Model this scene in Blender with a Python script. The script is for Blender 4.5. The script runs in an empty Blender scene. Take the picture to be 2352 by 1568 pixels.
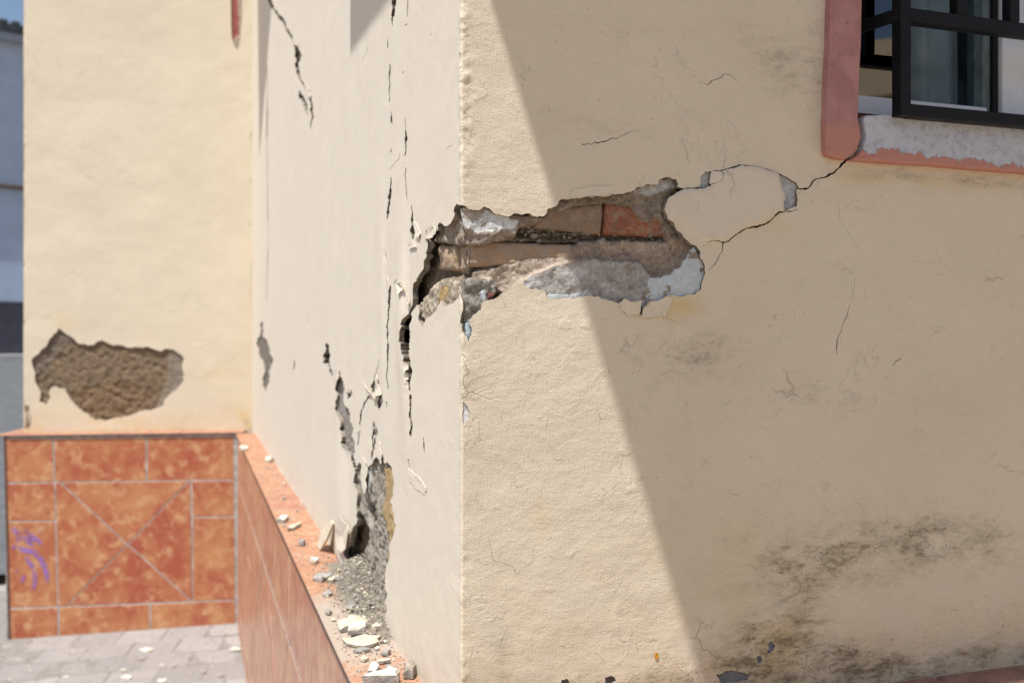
import bpy, bmesh, math, random
import numpy as np
from mathutils import Vector, Matrix
from mathutils.geometry import delaunay_2d_cdt

SC = bpy.context.scene
COL = SC.collection
random.seed(7)
RNG = np.random.default_rng(7)

# ------------------------------------------------------------------ walls' frame
F = 2200.0                 # focal length in units of a 2352 wide picture
CAMZ = 1.80
dL = np.array([-0.3157, 0.9489]); dR = np.array([0.9489, 0.3157])
nL = -dR; nR = -dL         # outward normals
CX, CY = (1059 - 1176) / F * 1.4, 1.4      # outer corner of the house
C0 = np.array([CX, CY])
LEDGE = -0.583             # top of the tiled plinth, relative to the eye
J = C0 + 5.21 * dL         # inner corner with the return wall
dB = np.array([-0.9917, -0.129]); nB = np.array([0.129, -0.9917])
SUN = np.array([*(0.342 * nL + 0.24 * nR), 1.0]); SUN /= np.linalg.norm(SUN)

# ------------------------------------------------------------------ camera, sky, sun
cd = bpy.data.cameras.new('camera'); cam = bpy.data.objects.new('camera', cd); COL.objects.link(cam)
cam.location = (0, 0, CAMZ); cam.rotation_euler = (math.radians(90), 0, 0)
cd.sensor_width = 36; cd.lens = F / 2352 * 36
cd.clip_start = 0.05; cd.clip_end = 2000
cd.dof.use_dof = True; cd.dof.focus_distance = 1.46; cd.dof.aperture_fstop = 4.6
SC.camera = cam
w = bpy.data.worlds.new('World'); SC.world = w; w.use_nodes = True
wn = w.node_tree; bg = wn.nodes['Background']
sky = wn.nodes.new('ShaderNodeTexSky'); sky.sky_type = 'NISHITA'; sky.sun_disc = False
sky.sun_elevation = math.asin(SUN[2]); sky.sun_rotation = math.atan2(SUN[0], SUN[1])
sky.air_density = 1.0; sky.dust_density = 2.0; sky.ozone_density = 1.0
wn.links.new(sky.outputs[0], bg.inputs[0]); bg.inputs[1].default_value = 0.090
sd = bpy.data.lights.new('sun', 'SUN'); sd.energy = 4.6; sd.angle = math.radians(0.53); sd.color = (1.0, 0.98, 0.945)
so = bpy.data.objects.new('sun', sd); COL.objects.link(so); so.location = (-4, -5, 14)
so.rotation_euler = Vector(SUN).to_track_quat('Z', 'Y').to_euler()
SC.view_settings.view_transform = 'Standard'; SC.view_settings.look = 'None'
SC.view_settings.exposure = 0.54; SC.view_settings.gamma = 1.0
try: SC.view_settings.use_curve_mapping = False
except Exception: pass
SC.cycles.max_bounces = 8; SC.cycles.diffuse_bounces = 5

# ------------------------------------------------------------------ numpy noise
def _hash(ix, iy, seed):
    h = (ix.astype(np.int64) * 374761393 + iy.astype(np.int64) * 668265263 + seed * 1442695041) & 0xffffffff
    h = ((h ^ (h >> 13)) * 1274126177) & 0xffffffff
    h = ((h ^ (h >> 16)) * 2246822519) & 0xffffffff
    return ((h ^ (h >> 15)) & 0xffff) / 32767.5 - 1.0
def vnoise(x, y, seed=0):
    x = np.asarray(x, float); y = np.asarray(y, float)
    ix, iy = np.floor(x), np.floor(y); fx, fy = x - ix, y - iy
    fx = fx * fx * (3 - 2 * fx); fy = fy * fy * (3 - 2 * fy)
    a = _hash(ix, iy, seed); b = _hash(ix + 1, iy, seed); c = _hash(ix, iy + 1, seed); d = _hash(ix + 1, iy + 1, seed)
    return (a * (1 - fx) + b * fx) * (1 - fy) + (c * (1 - fx) + d * fx) * fy
def fbm(x, y, seed=0, octv=4, gain=0.5):
    r = 0; amp = 1; tot = 0
    for k in range(octv):
        r = r + amp * vnoise(x * 2 ** k + 17.3 * k, y * 2 ** k - 9.1 * k, seed + k); tot += amp; amp *= gain
    return r / tot

# ------------------------------------------------------------------ charts: (s, z, h) -> world
def lean(u, v): return u - 5.0 * (1 - v / 784.0)
def on_plane(u, v, o, d, n, h=0.0):
    """point where the sight line through picture point (u, v) meets the vertical plane o + k d + h n"""
    k = (u - 1176) / F; p = o + h * n
    t = (k * p[1] - p[0]) / (d[0] - k * d[1])
    y = p[1] + t * d[1]
    return t, -(v - 784) / F * y
def house_px(u, v):
    u = lean(u, v)
    if u >= 1059: return on_plane(u, v, C0, dR, nR)
    t, z = on_plane(u, v, C0, dL, nL); return -t, z
def back_px(u, v): return on_plane(u, v, J, dB, nB)
RC = 0.0035
def house3(s, z, h=0.0):
    s = np.asarray(s, float); z = np.asarray(z, float) + 0 * s; h = np.asarray(h, float) + 0 * s
    P = np.zeros((len(s), 3))
    deep = -h >= RC
    s = np.where(deep, np.where(s >= 0, 1.0, -1.0) * np.maximum(np.abs(s), -h + 1e-6), s)
    m = s <= -RC
    P[m, :2] = C0 - s[m, None] * dL + h[m, None] * nL
    m = s >= RC
    P[m, :2] = C0 + s[m, None] * dR + h[m, None] * nR
    m = np.abs(s) < RC
    ph = (s[m] / RC + 1) * math.pi / 4
    n = np.cos(ph)[:, None] * nL + np.sin(ph)[:, None] * nR
    P[m, :2] = C0 + RC * dL + RC * dR + (RC + h[m, None]) * n
    P[:, 2] = z + CAMZ
    return P
def plane3(o, d, n):
    def f(s, z, h=0.0):
        s = np.asarray(s, float); z = np.asarray(z, float) + 0 * s; h = np.asarray(h, float) + 0 * s
        P = np.zeros((len(s), 3)); P[:, :2] = o + s[:, None] * d + h[:, None] * n; P[:, 2] = z + CAMZ
        return P
    return f
back3 = plane3(J, dB, nB); left3 = plane3(C0, dL, nL); right3 = plane3(C0, dR, nR)
def cr1(x, y): return (x * .34179 + 861.3, y * .34179 + 344.5)     # readings taken on enlarged views of the photo
def cr2(x, y): return (x * .36629 + 516.8, y * .36629)
def cr3(x, y): return (x * .36629 + 516.8, y * .36629 + 574.2)
def cr4(x, y): return (x * .35929 + 516.8, y * .35929 + 1004.9)
def cr5(x, y): return (x * .56044, y * .56044 + 689.0)
def cr8(x, y): return (x * .29297 + 1837.5, y * .29297)
def mp(f, pts): return [f(*p) for p in pts]

def inside(px, py, poly):
    poly = np.asarray(poly); r = np.zeros(px.shape, bool); n = len(poly)
    x0, y0 = poly[:, 0], poly[:, 1]
    bx = (px > x0.min()) & (px < x0.max()) & (py > y0.min()) & (py < y0.max())
    idx = np.where(bx)[0]
    if len(idx) == 0: return r
    X, Y = px[idx], py[idx]; q = np.zeros(len(idx), bool); j = n - 1
    for i in range(n):
        yi, yj, xi, xj = y0[i], y0[j], x0[i], x0[j]
        if yi != yj:
            q ^= ((yi > Y) != (yj > Y)) & (X < (xj - xi) * (Y - yi) / (yj - yi) + xi)
        j = i
    r[idx] = q
    return r
def edge_dist(px, py, poly):
    poly = np.asarray(poly); d = np.full(px.shape, 1e9)
    for i in range(len(poly)):
        a = poly[i - 1]; b = poly[i]; ab = b - a; L = max((ab ** 2).sum(), 1e-12)
        t = np.clip(((px - a[0]) * ab[0] + (py - a[1]) * ab[1]) / L, 0, 1)
        d = np.minimum(d, np.hypot(px - a[0] - t * ab[0], py - a[1] - t * ab[1]))
    return d
def jag(poly, amp=0.16, it=2, seed=0, minlen=3.0, closed=True):
    r = random.Random(seed); pts = [tuple(p) for p in poly]
    for _ in range(it):
        out = []; n = len(pts)
        for i in range(n):
            a = pts[i]; out.append(a)
            if i == n - 1 and not closed: break
            b = pts[(i + 1) % n]; L = math.hypot(b[0] - a[0], b[1] - a[1])
            if L > minlen:
                k = r.uniform(-amp, amp) * L; m = r.uniform(.35, .65)
                out.append((a[0] + (b[0] - a[0]) * m - (b[1] - a[1]) / L * k, a[1] + (b[1] - a[1]) * m + (b[0] - a[0]) / L * k))
        pts = out
    return pts
def crack(line, seed=0, amp=.1, it=2):
    """line of (u, v, half width) -> thin closed outline"""
    r = random.Random(seed); up, dn = [], []
    ln = [tuple(map(float, p)) for p in line]
    for _ in range(it):
        o = []
        for a, b in zip(ln, ln[1:]):
            o.append(a); L = math.hypot(b[0] - a[0], b[1] - a[1])
            if L > 2.2:
                k = r.uniform(-amp, amp) * L; m = r.uniform(.4, .6)
                o.append((a[0] + (b[0] - a[0]) * m - (b[1] - a[1]) / L * k, a[1] + (b[1] - a[1]) * m + (b[0] - a[0]) / L * k,
                          (a[2] + b[2]) / 2 * r.uniform(.6, 1.35)))
        o.append(ln[-1]); ln = o
    k1 = k2 = 1.0
    for i, p in enumerate(ln):
        k1 = .75 * k1 + .25 * r.uniform(.3, 1.7); k2 = .75 * k2 + .25 * r.uniform(.3, 1.7)
        a = ln[max(i - 1, 0)]; b = ln[min(i + 1, len(ln) - 1)]
        dx, dy = b[0] - a[0], b[1] - a[1]; L = math.hypot(dx, dy) or 1
        w1 = p[2] * k1; w2 = p[2] * k2
        up.append((p[0] - dy / L * w1, p[1] + dx / L * w1)); dn.append((p[0] + dy / L * w2, p[1] - dx / L * w2))
    return up + dn[::-1]

# ------------------------------------------------------------------ objects
def empty(name, loc, label=None, cat=None, group=None, kind=None, parent=None):
    o = bpy.data.objects.new(name, None); COL.objects.link(o); o.location = loc; o.empty_display_size = .1
    tag(o, label, cat, group, kind)
    if parent: put(o, parent)
    return o
def tag(o, label=None, cat=None, group=None, kind=None):
    for k, v in (('label', label), ('category', cat), ('group', group), ('kind', kind)):
        if v: o[k] = v
    return o
def world_loc(o):
    p = Vector(o.location)
    while o.parent:
        p = p + o.matrix_parent_inverse.translation; o = o.parent; p = p + Vector(o.location)
    return p
def put(o, parent):
    o.parent = parent; o.matrix_parent_inverse = Matrix.Translation(-world_loc(parent))
def mesh(name, verts, faces, mats, parent=None, smooth=False, midx=None, uv=None, attrs=None, loc=None):
    me = bpy.data.meshes.new(name)
    V = np.asarray(verts, float)
    if loc is not None: V = V - np.asarray(loc)
    me.from_pydata(V.tolist(), [], [list(map(int, f)) for f in faces])
    for m in (mats if isinstance(mats, (list, tuple)) else [mats]): me.materials.append(m)
    if midx is not None: me.polygons.foreach_set('material_index', np.asarray(midx, np.int32))
    me.polygons.foreach_set('use_smooth', np.full(len(me.polygons), bool(smooth)) if not isinstance(smooth, np.ndarray) else smooth)
    if uv is not None:
        l = me.uv_layers.new(name='UVMap'); vi = np.zeros(len(me.loops), np.int32); me.loops.foreach_get('vertex_index', vi)
        l.data.foreach_set('uv', np.asarray(uv, np.float32)[vi].ravel())
    for k, a in (attrs or {}).items():
        a = np.asarray(a, np.float32)
        if a.ndim == 1:
            at = me.attributes.new(k, 'FLOAT', 'POINT'); at.data.foreach_set('value', a)
        else:
            at = me.attributes.new(k, 'FLOAT_COLOR', 'POINT'); c = np.ones((len(a), 4), np.float32); c[:, :3] = a; at.data.foreach_set('color', c.ravel())
    me.update()
    o = bpy.data.objects.new(name, me); COL.objects.link(o)
    if loc is not None: o.location = loc
    if parent: put(o, parent)
    return o
def box_vf(f3, s0, s1, z0, z1, h0, h1):
    S = [s0, s1, s1, s0] * 2; Z = [z0, z0, z1, z1] * 2; H = [h0] * 4 + [h1] * 4
    return f3(S, Z, H), [(3, 2, 1, 0), (4, 5, 6, 7), (0, 1, 5, 4), (1, 2, 6, 5), (2, 3, 7, 6), (3, 0, 4, 7)]
def fix_normals(o):
    bm = bmesh.new(); bm.from_mesh(o.data); bmesh.ops.recalc_face_normals(bm, faces=bm.faces); bm.to_mesh(o.data); bm.free(); return o
def box(name, f3, s0, s1, z0, z1, h0, h1, mat, parent=None, bevel=0.0):
    v, fc = box_vf(f3, s0, s1, z0, z1, h0, h1)
    o = mesh(name, v, fc, mat, parent)
    bm = bmesh.new(); bm.from_mesh(o.data); bmesh.ops.recalc_face_normals(bm, faces=bm.faces)
    if bevel: bmesh.ops.bevel(bm, geom=bm.edges[:], offset=bevel, segments=2, affect='EDGES', profile=.6)
    bm.to_mesh(o.data); bm.free()
    return o
def join_boxes(name, parts, mat, parent=None):
    V, Fc = [], []
    for p in parts:
        v, f = box_vf(*p); k = len(V); V += v.tolist(); Fc += [tuple(i + k for i in q) for q in f]
    return fix_normals(mesh(name, V, Fc, mat, parent))
def prism(name, poly, f3, h0, h1, mat, parent=None, cham=.002):
    """solid piece: outline in chart coordinates, from h0 (back) to h1 (front), chamfered front edge"""
    P = np.asarray(poly, float); n = len(P)
    if ((P[:, 0] * np.roll(P[:, 1], -1) - P[:, 1] * np.roll(P[:, 0], -1)).sum()) < 0: P = P[::-1]
    A = np.roll(P, 1, 0); B = np.roll(P, -1, 0)
    e1 = P - A; e2 = B - P; e1 /= np.linalg.norm(e1, axis=1)[:, None]; e2 /= np.linalg.norm(e2, axis=1)[:, None]
    n1 = np.c_[-e1[:, 1], e1[:, 0]]; n2 = np.c_[-e2[:, 1], e2[:, 0]]
    bis = (n1 + n2); bis /= np.maximum((bis * n1).sum(1), .35)[:, None]
    Q = P + bis * cham
    V = np.vstack([f3(P[:, 0], P[:, 1], h0), f3(P[:, 0], P[:, 1], h1 - cham), f3(Q[:, 0], Q[:, 1], h1)])
    fc = [tuple(range(2 * n, 3 * n)), tuple(range(n - 1, -1, -1))]
    for k in (0, n):
        for i in range(n):
            j = (i + 1) % n; fc.append((k + i, k + j, k + n + j, k + n + i))
    return fix_normals(mesh(name, V, fc, mat, parent))

# ------------------------------------------------------------------ materials
def srgb(r, g, b):
    return tuple(((c / 255) / 12.92 if c / 255 <= .04045 else ((c / 255 + .055) / 1.055) ** 2.4) for c in (r, g, b)) + (1,)
class NT:
    def __init__(s, name):
        s.m = bpy.data.materials.new(name); s.m.use_nodes = True; s.t = s.m.node_tree; s.b = s.t.nodes['Principled BSDF']
    def n(s, typ, **k):
        nd = s.t.nodes.new('ShaderNode' + typ)
        for a, v in k.items(): setattr(nd, a, v)
        return nd
    def set(s, sock, v):
        if hasattr(v, 'is_output') or isinstance(v, bpy.types.NodeSocket): s.t.links.new(v, sock)
        else: sock.default_value = v
    def math(s, op, a, b=0.0, c=0.0, clamp=False):
        nd = s.n('Math', operation=op, use_clamp=clamp)
        for i, v in enumerate((a, b, c)): s.set(nd.inputs[i], v)
        return nd.outputs[0]
    def noise(s, vec, scale, detail=4, rough=.55, dist=0.0):
        nd = s.n('TexNoise'); s.set(nd.inputs['Vector'], vec); nd.inputs['Scale'].default_value = scale
        nd.inputs['Detail'].default_value = detail; nd.inputs['Roughness'].default_value = rough; nd.inputs['Distortion'].default_value = dist
        return nd.outputs['Fac']
    def vor(s, vec, scale, feature='F1', out='Distance', rnd=1.0):
        nd = s.n('TexVoronoi', feature=feature); s.set(nd.inputs['Vector'], vec); nd.inputs['Scale'].default_value = scale
        nd.inputs['Randomness'].default_value = rnd
        return nd.outputs[out]
    def ramp(s, v, lo, hi, clamp=True):
        nd = s.n('MapRange', clamp=clamp); nd.interpolation_type = 'SMOOTHSTEP' if clamp else 'LINEAR'
        s.set(nd.inputs[0], v); nd.inputs[1].default_value = lo; nd.inputs[2].default_value = hi
        return nd.outputs[0]
    def mix(s, f, a, b, blend='MIX'):
        nd = s.n('Mix', data_type='RGBA', blend_type=blend); s.set(nd.inputs[0], f); s.set(nd.inputs[6], a); s.set(nd.inputs[7], b)
        return nd.outputs[2]
    def mapping(s, vec, scale=(1, 1, 1), loc=(0, 0, 0), rot=(0, 0, 0)):
        nd = s.n('Mapping'); s.set(nd.inputs[0], vec); nd.inputs[1].default_value = loc; nd.inputs[2].default_value = rot; nd.inputs[3].default_value = scale
        return nd.outputs[0]
    def attr(s, name, out='Fac'): return s.n('Attribute', attribute_name=name).outputs[out]
    def uv(s): return s.n('UVMap').outputs[0]
    def pos(s): return s.n('NewGeometry').outputs['Position']
    def obj(s): return s.n('TexCoord').outputs['Object']
    def rnd(s): return s.n('ObjectInfo').outputs['Random']
    def vadd(s, a, b):
        nd = s.n('VectorMath', operation='ADD'); s.set(nd.inputs[0], a); s.set(nd.inputs[1], b); return nd.outputs[0]
    def bump(s, height, dist=1.0, strength=1.0):
        nd = s.n('Bump'); nd.inputs['Strength'].default_value = strength; nd.inputs['Distance'].default_value = dist
        s.set(nd.inputs['Height'], height); s.t.links.new(nd.outputs[0], s.b.inputs['Normal'])
    def out(s, col=None, rough=None, spec=None):
        if col is not None: s.set(s.b.inputs['Base Color'], col)
        if rough is not None: s.set(s.b.inputs['Roughness'], rough)
        if spec is not None: s.b.inputs['Specular IOR Level'].default_value = spec
        return s.m

def mat_plaster(name, cream, cream2, relief=1.0, yel=.25):
    t = NT(name); uv = t.uv()
    big = t.noise(uv, 3.5, 5, .6); med = t.noise(uv, 26, 5, .6)
    col = t.mix(t.ramp(big, .35, .7), cream, cream2)
    col = t.mix(t.math('MULTIPLY', t.ramp(med, .5, .75), .22), col, (*[c * .86 for c in cream[:3]], 1))
    col = t.mix(t.math('MULTIPLY', t.attr('yellow'), t.ramp(t.noise(uv, 12, 4), .25, .6)), col, (.62, .475, .25, 1))
    col = t.mix(t.attr('pale'), col, (.648, .584, .490, 1))
    sk = t.noise(t.mapping(uv, (1.0, .3, 1)), 9, 6, .65); sk2 = t.noise(t.mapping(uv, (1, .5, 1)), 70, 6, .75)
    col = t.mix(t.math('MULTIPLY', t.attr('pale'), t.math('ADD', t.math('MULTIPLY', t.ramp(sk, .38, .74), .15), t.math('MULTIPLY', t.ramp(sk2, .52, .70), .30))), col, (.50, .425, .325, 1))
    # grime: streaky smudges where the wall is dirty
    st = t.mapping(uv, (1, 2.4, 1), rot=(0, 0, .18))
    g1 = t.noise(st, 55, 8, .72, .8); g2 = t.noise(uv, 190, 4, .6); g3 = t.noise(st, 14, 5, .6, .6)
    grime = t.attr('grime')
    gm = t.math('MULTIPLY', grime, t.ramp(t.math('ADD', t.math('MULTIPLY', g1, .75), t.math('MULTIPLY', g3, .40)), .50, .86))
    gm = t.math('ADD', gm, t.math('MULTIPLY', t.math('MULTIPLY', grime, grime), t.math('MULTIPLY', t.ramp(g3, .25, .75), .42)))
    col = t.mix(t.math('MULTIPLY', gm, 1.0, clamp=True), col, (.205, .16, .10, 1))
    # mould spots and small dark pits
    v = t.vor(uv, 230); vc = t.vor(uv, 230, 'F1', 'Color')
    sp = t.math('MULTIPLY', t.math('LESS_THAN', v, .24), t.math('GREATER_THAN', vc, .93))
    mould = t.math('MULTIPLY', t.ramp(grime, .55, 1.0), t.math('MULTIPLY', t.math('LESS_THAN', v, .42), t.ramp(t.noise(uv, 38, 3), .48, .6)))
    sp = t.math('MAXIMUM', t.math('MULTIPLY', sp, .45), t.math('MULTIPLY', mould, .38))
    col = t.mix(sp, col, (.10, .075, .045, 1))
    # sparse dark scuffs and thin stain lines all over the wall
    sc = t.noise(t.mapping(uv, (.6, 2.2, 1), rot=(0, 0, -.12)), 30, 7, .78, 1.4)
    scm = t.math('MULTIPLY', t.ramp(sc, .64, .74), t.ramp(t.noise(uv, 4.2, 3), .5, .66))
    col = t.mix(t.math('MULTIPLY', scm, .28), col, (.22, .17, .105, 1))
    # hairline cracks
    dv = t.vadd(uv, t.mapping(t.n('TexNoise').outputs['Color'], (.02, .02, .02)))
    wob = t.n('TexNoise'); t.set(wob.inputs['Vector'], uv); wob.inputs['Scale'].default_value = 34; wob.inputs['Detail'].default_value = 5
    wv = t.n('VectorMath', operation='MULTIPLY_ADD'); t.set(wv.inputs[0], wob.outputs['Color']); wv.inputs[1].default_value = (.05, .05, 0); t.set(wv.inputs[2], uv)
    ed = t.vor(wv.outputs[0], 6.5, 'DISTANCE_TO_EDGE')
    hl = t.math('MULTIPLY', t.math('SUBTRACT', 1.0, t.ramp(ed, .0, .011)), t.ramp(t.noise(uv, 5.3, 3), .58, .66))
    col = t.mix(t.math('MULTIPLY', hl, .28), col, (.20, .15, .09, 1))
    # relief: paint layers with lips, trowel swirls, brush strokes, fine grain
    lay = t.noise(uv, 15, 6, .62, .5); lip = t.ramp(lay, .545, .562); lip2 = t.ramp(t.noise(uv, 31, 6, .65, .9), .60, .615)
    tw = t.noise(t.mapping(uv, (1, 1.7, 1), rot=(0, 0, .5)), 48, 5, .62)
    br = t.noise(t.mapping(uv, (2.6, .35, 1)), 130, 4, .65)
    gr = t.noise(uv, 420, 3, .6)
    pm = t.ramp(t.noise(uv, 5.0, 3), .50, .62); pm2 = t.ramp(t.noise(t.mapping(uv, loc=(3, 1, 0)), 7.0, 3), .52, .62)
    h = t.math('MULTIPLY', t.math('MULTIPLY', lip, pm), .00060 * relief)
    h = t.math('ADD', h, t.math('MULTIPLY', t.math('MULTIPLY', lip2, pm2), .00050 * relief))
    h = t.math('MULTIPLY_ADD', t.noise(t.mapping(uv, (1, 1.5, 1), rot=(0, 0, .4)), 13, 3, .45), t.math('MULTIPLY', t.math('SUBTRACT', 1.0, t.attr('pale'), clamp=True), .0011 * relief), h)
    h = t.math('MULTIPLY_ADD', tw, t.math('MULTIPLY', t.math('SUBTRACT', 1.25, pm2), t.math('MULTIPLY', t.math('SUBTRACT', 1.0, t.attr('pale'), clamp=True), .0008 * relief)), h)
    h = t.math('MULTIPLY_ADD', br, .00055 * relief, h)
    h = t.math('MULTIPLY_ADD', gr, .00058 * relief, h)
    h = t.math('MULTIPLY_ADD', t.noise(uv, 120, 5, .65), .00055 * relief, h)
    v2 = t.vor(wv.outputs[0], 15); v2c = t.vor(wv.outputs[0], 15, 'F1', 'Color')
    dent = t.math('MULTIPLY', t.math('SUBTRACT', 1.0, t.ramp(v2, .08, .20)), t.math('GREATER_THAN', v2c, .62))
    h = t.math('MULTIPLY_ADD', dent, .0006 * relief, h)
    pit = t.math('MULTIPLY', t.math('SUBTRACT', 1.0, t.ramp(v, .1, .3)), t.math('GREATER_THAN', vc, .90))
    h = t.math('MULTIPLY_ADD', pit, -.0008 * relief, h)
    h = t.math('MULTIPLY_ADD', hl, -.0010 * relief, h)
    h = t.math('MULTIPLY', h, t.math('MULTIPLY_ADD', t.attr('pale'), -.80, 1.0))
    t.bump(h)
    return t.out(col, .75, .25)
CREAM = (.655, .575, .447, 1); CREAM2 = (.625, .545, .42, 1)
M_wall = mat_plaster('cream_plaster', CREAM, CREAM2)
M_back = mat_plaster('cream_plaster_smooth', (.64, .562, .435, 1), (.615, .54, .42, 1), .8)
def mat_sub(name, rel=1.0):
    """old mortar and base coats: colour comes from the region (attribute), grain from noise"""
    t = NT(name); p = t.pos(); c = t.attr('tint', 'Color')
    n1 = t.noise(p, 120, 8, .72); n2 = t.noise(p, 330, 4, .65)
    rg = t.attr('rough'); n0 = t.noise(p, 24, 4)
    n1c = t.math('MULTIPLY_ADD', t.math('SUBTRACT', t.math('MULTIPLY_ADD', n1, .75, t.math('MULTIPLY', n0, .25)), .5), t.math('MULTIPLY_ADD', rg, .8, .2, clamp=True), .515)
    col = t.mix(t.ramp(n1c, .35, .68), t.mix(1.0, c, (.52, .50, .48, 1), 'MULTIPLY'), t.mix(1.0, c, (1.30, 1.27, 1.22, 1), 'MULTIPLY'))
    v = t.vor(p, 210, 'F1', 'Color')
    rg = t.attr('rough')
    col = t.mix(t.math('MULTIPLY', t.ramp(v, .55, .9), t.math('MULTIPLY', rg, .35)), col, (.30, .26, .22, 1))
    h = t.math('MULTIPLY', t.math('ADD', t.math('MULTIPLY', n1, .0042), t.math('MULTIPLY', n2, .0028)), t.math('MULTIPLY_ADD', rg, rel, .12))
    t.bump(h)
    return t.out(col, .95, .05)
M_sub = mat_sub('old_mortar')
def simple(name, col, rough=.7, var=.18, scale=40, bump=.0, bscale=120, spec=.3, metallic=0.0, dark=None):
    t = NT(name); p = t.pos(); n = t.noise(p, scale, 5, .6)
    d = dark or tuple(c * (1 - var * 2) for c in col[:3]) + (1,)
    c = t.mix(t.ramp(n, .35, .7), d, col)
    if bump: t.bump(t.math('MULTIPLY', t.noise(p, bscale, 5, .65), bump))
    t.b.inputs['Metallic'].default_value = metallic
    return t.out(c, rough, spec)
M_rim = simple('broken_render_edge', (.34, .29, .23, 1), .9, .25, 90, .004, 160)
M_rimdark = simple('dark_crack_edge', (.25, .205, .155, 1), .95, .25, 90, .004, 160)
M_rimpaint = simple('paint_layer_edge', (.46, .42, .36, 1), .85, .25, 90, .002, 160)
M_core = simple('wall_core', (.12, .10, .08, 1), .95)
def mat_brick(name, a, b, c):
    t = NT(name); p = t.pos(); n = t.noise(p, 26, 6, .65, .4); n2 = t.noise(p, 90, 6, .7); n3 = t.noise(p, 340, 3)
    col = t.mix(t.ramp(n, .38, .62), a, b); col = t.mix(t.math('MULTIPLY', t.ramp(n2, .46, .60), .85), col, c)
    col = t.mix(t.math('MULTIPLY', t.ramp(t.noise(p, 75, 8, .8), .44, .62), .65), col, (.36, .29, .225, 1)); col = t.mix(t.math('MULTIPLY', t.ramp(t.noise(p, 150, 6, .75), .60, .68), .6), col, (.07, .05, .035, 1))
    t.bump(t.math('ADD', t.math('MULTIPLY', n2, .0035), t.math('MULTIPLY', n3, .0012)))
    return t.out(col, .9, .15)
M_brick1 = mat_brick('brick_brown', (.31, .19, .115, 1), (.235, .17, .12, 1), (.22, .18, .14, 1))
M_brick2 = mat_brick('brick_red', (.32, .095, .045, 1), (.25, .085, .05, 1), (.21, .13, .09, 1))
M_brick3 = mat_brick('brick_tan', (.43, .285, .165, 1), (.33, .22, .145, 1), (.34, .28, .22, 1))
def mat_tile(name, cap=False, pink=False):
    t = NT(name); o = t.vadd(t.pos(), t.mapping(t.n('CombineXYZ').outputs[0], (1, 1, 1)))
    cb = t.n('CombineXYZ'); r = t.rnd(); t.set(cb.inputs[0], t.math('MULTIPLY', r, 37.0)); t.set(cb.inputs[1], t.math('MULTIPLY', r, -21.0)); t.set(cb.inputs[2], t.math('MULTIPLY', r, 11.0))
    p = t.vadd(t.pos(), cb.outputs[0])
    n1 = t.math('ADD', t.noise(p, 5.5 if not cap else 12, 7, .66, .25), t.math('MULTIPLY', t.math('SUBTRACT', t.math('FRACT', t.math('MULTIPLY', r, 7.31)), .5), .16)); n2 = t.noise(p, 15, 5, .6, .3); n3 = t.noise(p, 150, 3)
    col = t.mix(t.ramp(n1, .33, .70), (.485, .215, .092, 1), (.36, .082, .042, 1))
    col = t.mix(t.math('MULTIPLY', t.ramp(n2, .47, .70), .8), col, (.58, .335, .165, 1))
    col = t.mix(t.math('MULTIPLY', t.ramp(n3, .5, .8), .15), col, (.55, .40, .3, 1))
    if pink: col = t.mix(.55, col, t.mix(t.ramp(t.noise(p, 11, 6, .7), .42, .58), (.35, .15, .12, 1), (.56, .37, .235, 1)))  # pinkish mix paints in grazing reflections that wash out the left face
    if cap: col = t.mix(1.0, col, (.70, .64, .60, 1), 'MULTIPLY'); col = t.mix(.22, col, (.42, .29, .20, 1))
    if cap: col = t.mix(t.math('MULTIPLY', t.ramp(t.noise(t.pos(), 45, 6, .7), .42, .7), .4), col, (.46, .37, .29, 1))
    if cap:
        hc = C0 + .62 * dL + .04 * nL
        dv = t.n('VectorMath', operation='DISTANCE'); t.set(dv.inputs[0], t.pos()); dv.inputs[1].default_value = (hc[0], hc[1], CAMZ + LEDGE)
        dd = t.math('ADD', t.ramp(dv.outputs['Value'], .52, .05), t.math('MULTIPLY', t.math('SUBTRACT', t.noise(t.pos(), 30, 7, .75), .5), 2.2))
        col = t.mix(t.math('MULTIPLY', t.ramp(dd, .25, .95), .85), col, (.36, .315, .26, 1))
    t.bump(t.math('MULTIPLY', t.noise(p, 50, 3), .0008))
    return t.out(col, .6 if cap else (.36 if pink else .36), .5)
M_tile = mat_tile('terracotta_tile'); M_tile_sheen = mat_tile('terracotta_tile_sheen', pink=True); M_cap = mat_tile('terracotta_cap_tile', True)
M_grout = simple('grey_grout', (.50, .465, .43, 1), .9, .22, 22)
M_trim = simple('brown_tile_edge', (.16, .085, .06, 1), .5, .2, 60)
M_iron = simple('black_iron', (.007, .008, .011, 1), .5, .2, 70, .0012, 140, .22, dark=(.005, .0045, .0045, 1))
M_pvc = simple('white_window_profile', (.70, .74, .80, 1), .35, .03, 20)
M_rubber = simple('black_gasket', (.012, .012, .012, 1), .7)
M_room = simple('dim_room', (.10, .125, .125, 1), .9, .05)
M_curtain = simple('grey_green_curtain', (.42, .47, .48, 1), .9, .08, 14)
def mat_glass(name, ior, tint):
    t = NT(name); t.t.nodes.remove(t.b)
    tr = t.n('BsdfTransparent'); tr.inputs[0].default_value = tint; gl = t.n('BsdfGlossy'); gl.inputs['Roughness'].default_value = .015
    gl.inputs[0].default_value = (.9, .95, 1, 1)
    fr = t.n('Fresnel'); fr.inputs[0].default_value = ior
    mx = t.n('MixShader'); t.t.links.new(fr.outputs[0], mx.inputs[0]); t.t.links.new(tr.outputs[0], mx.inputs[1]); t.t.links.new(gl.outputs[0], mx.inputs[2])
    t.t.links.new(mx.outputs[0], t.t.nodes['Material Output'].inputs[0]); return t.m
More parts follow.
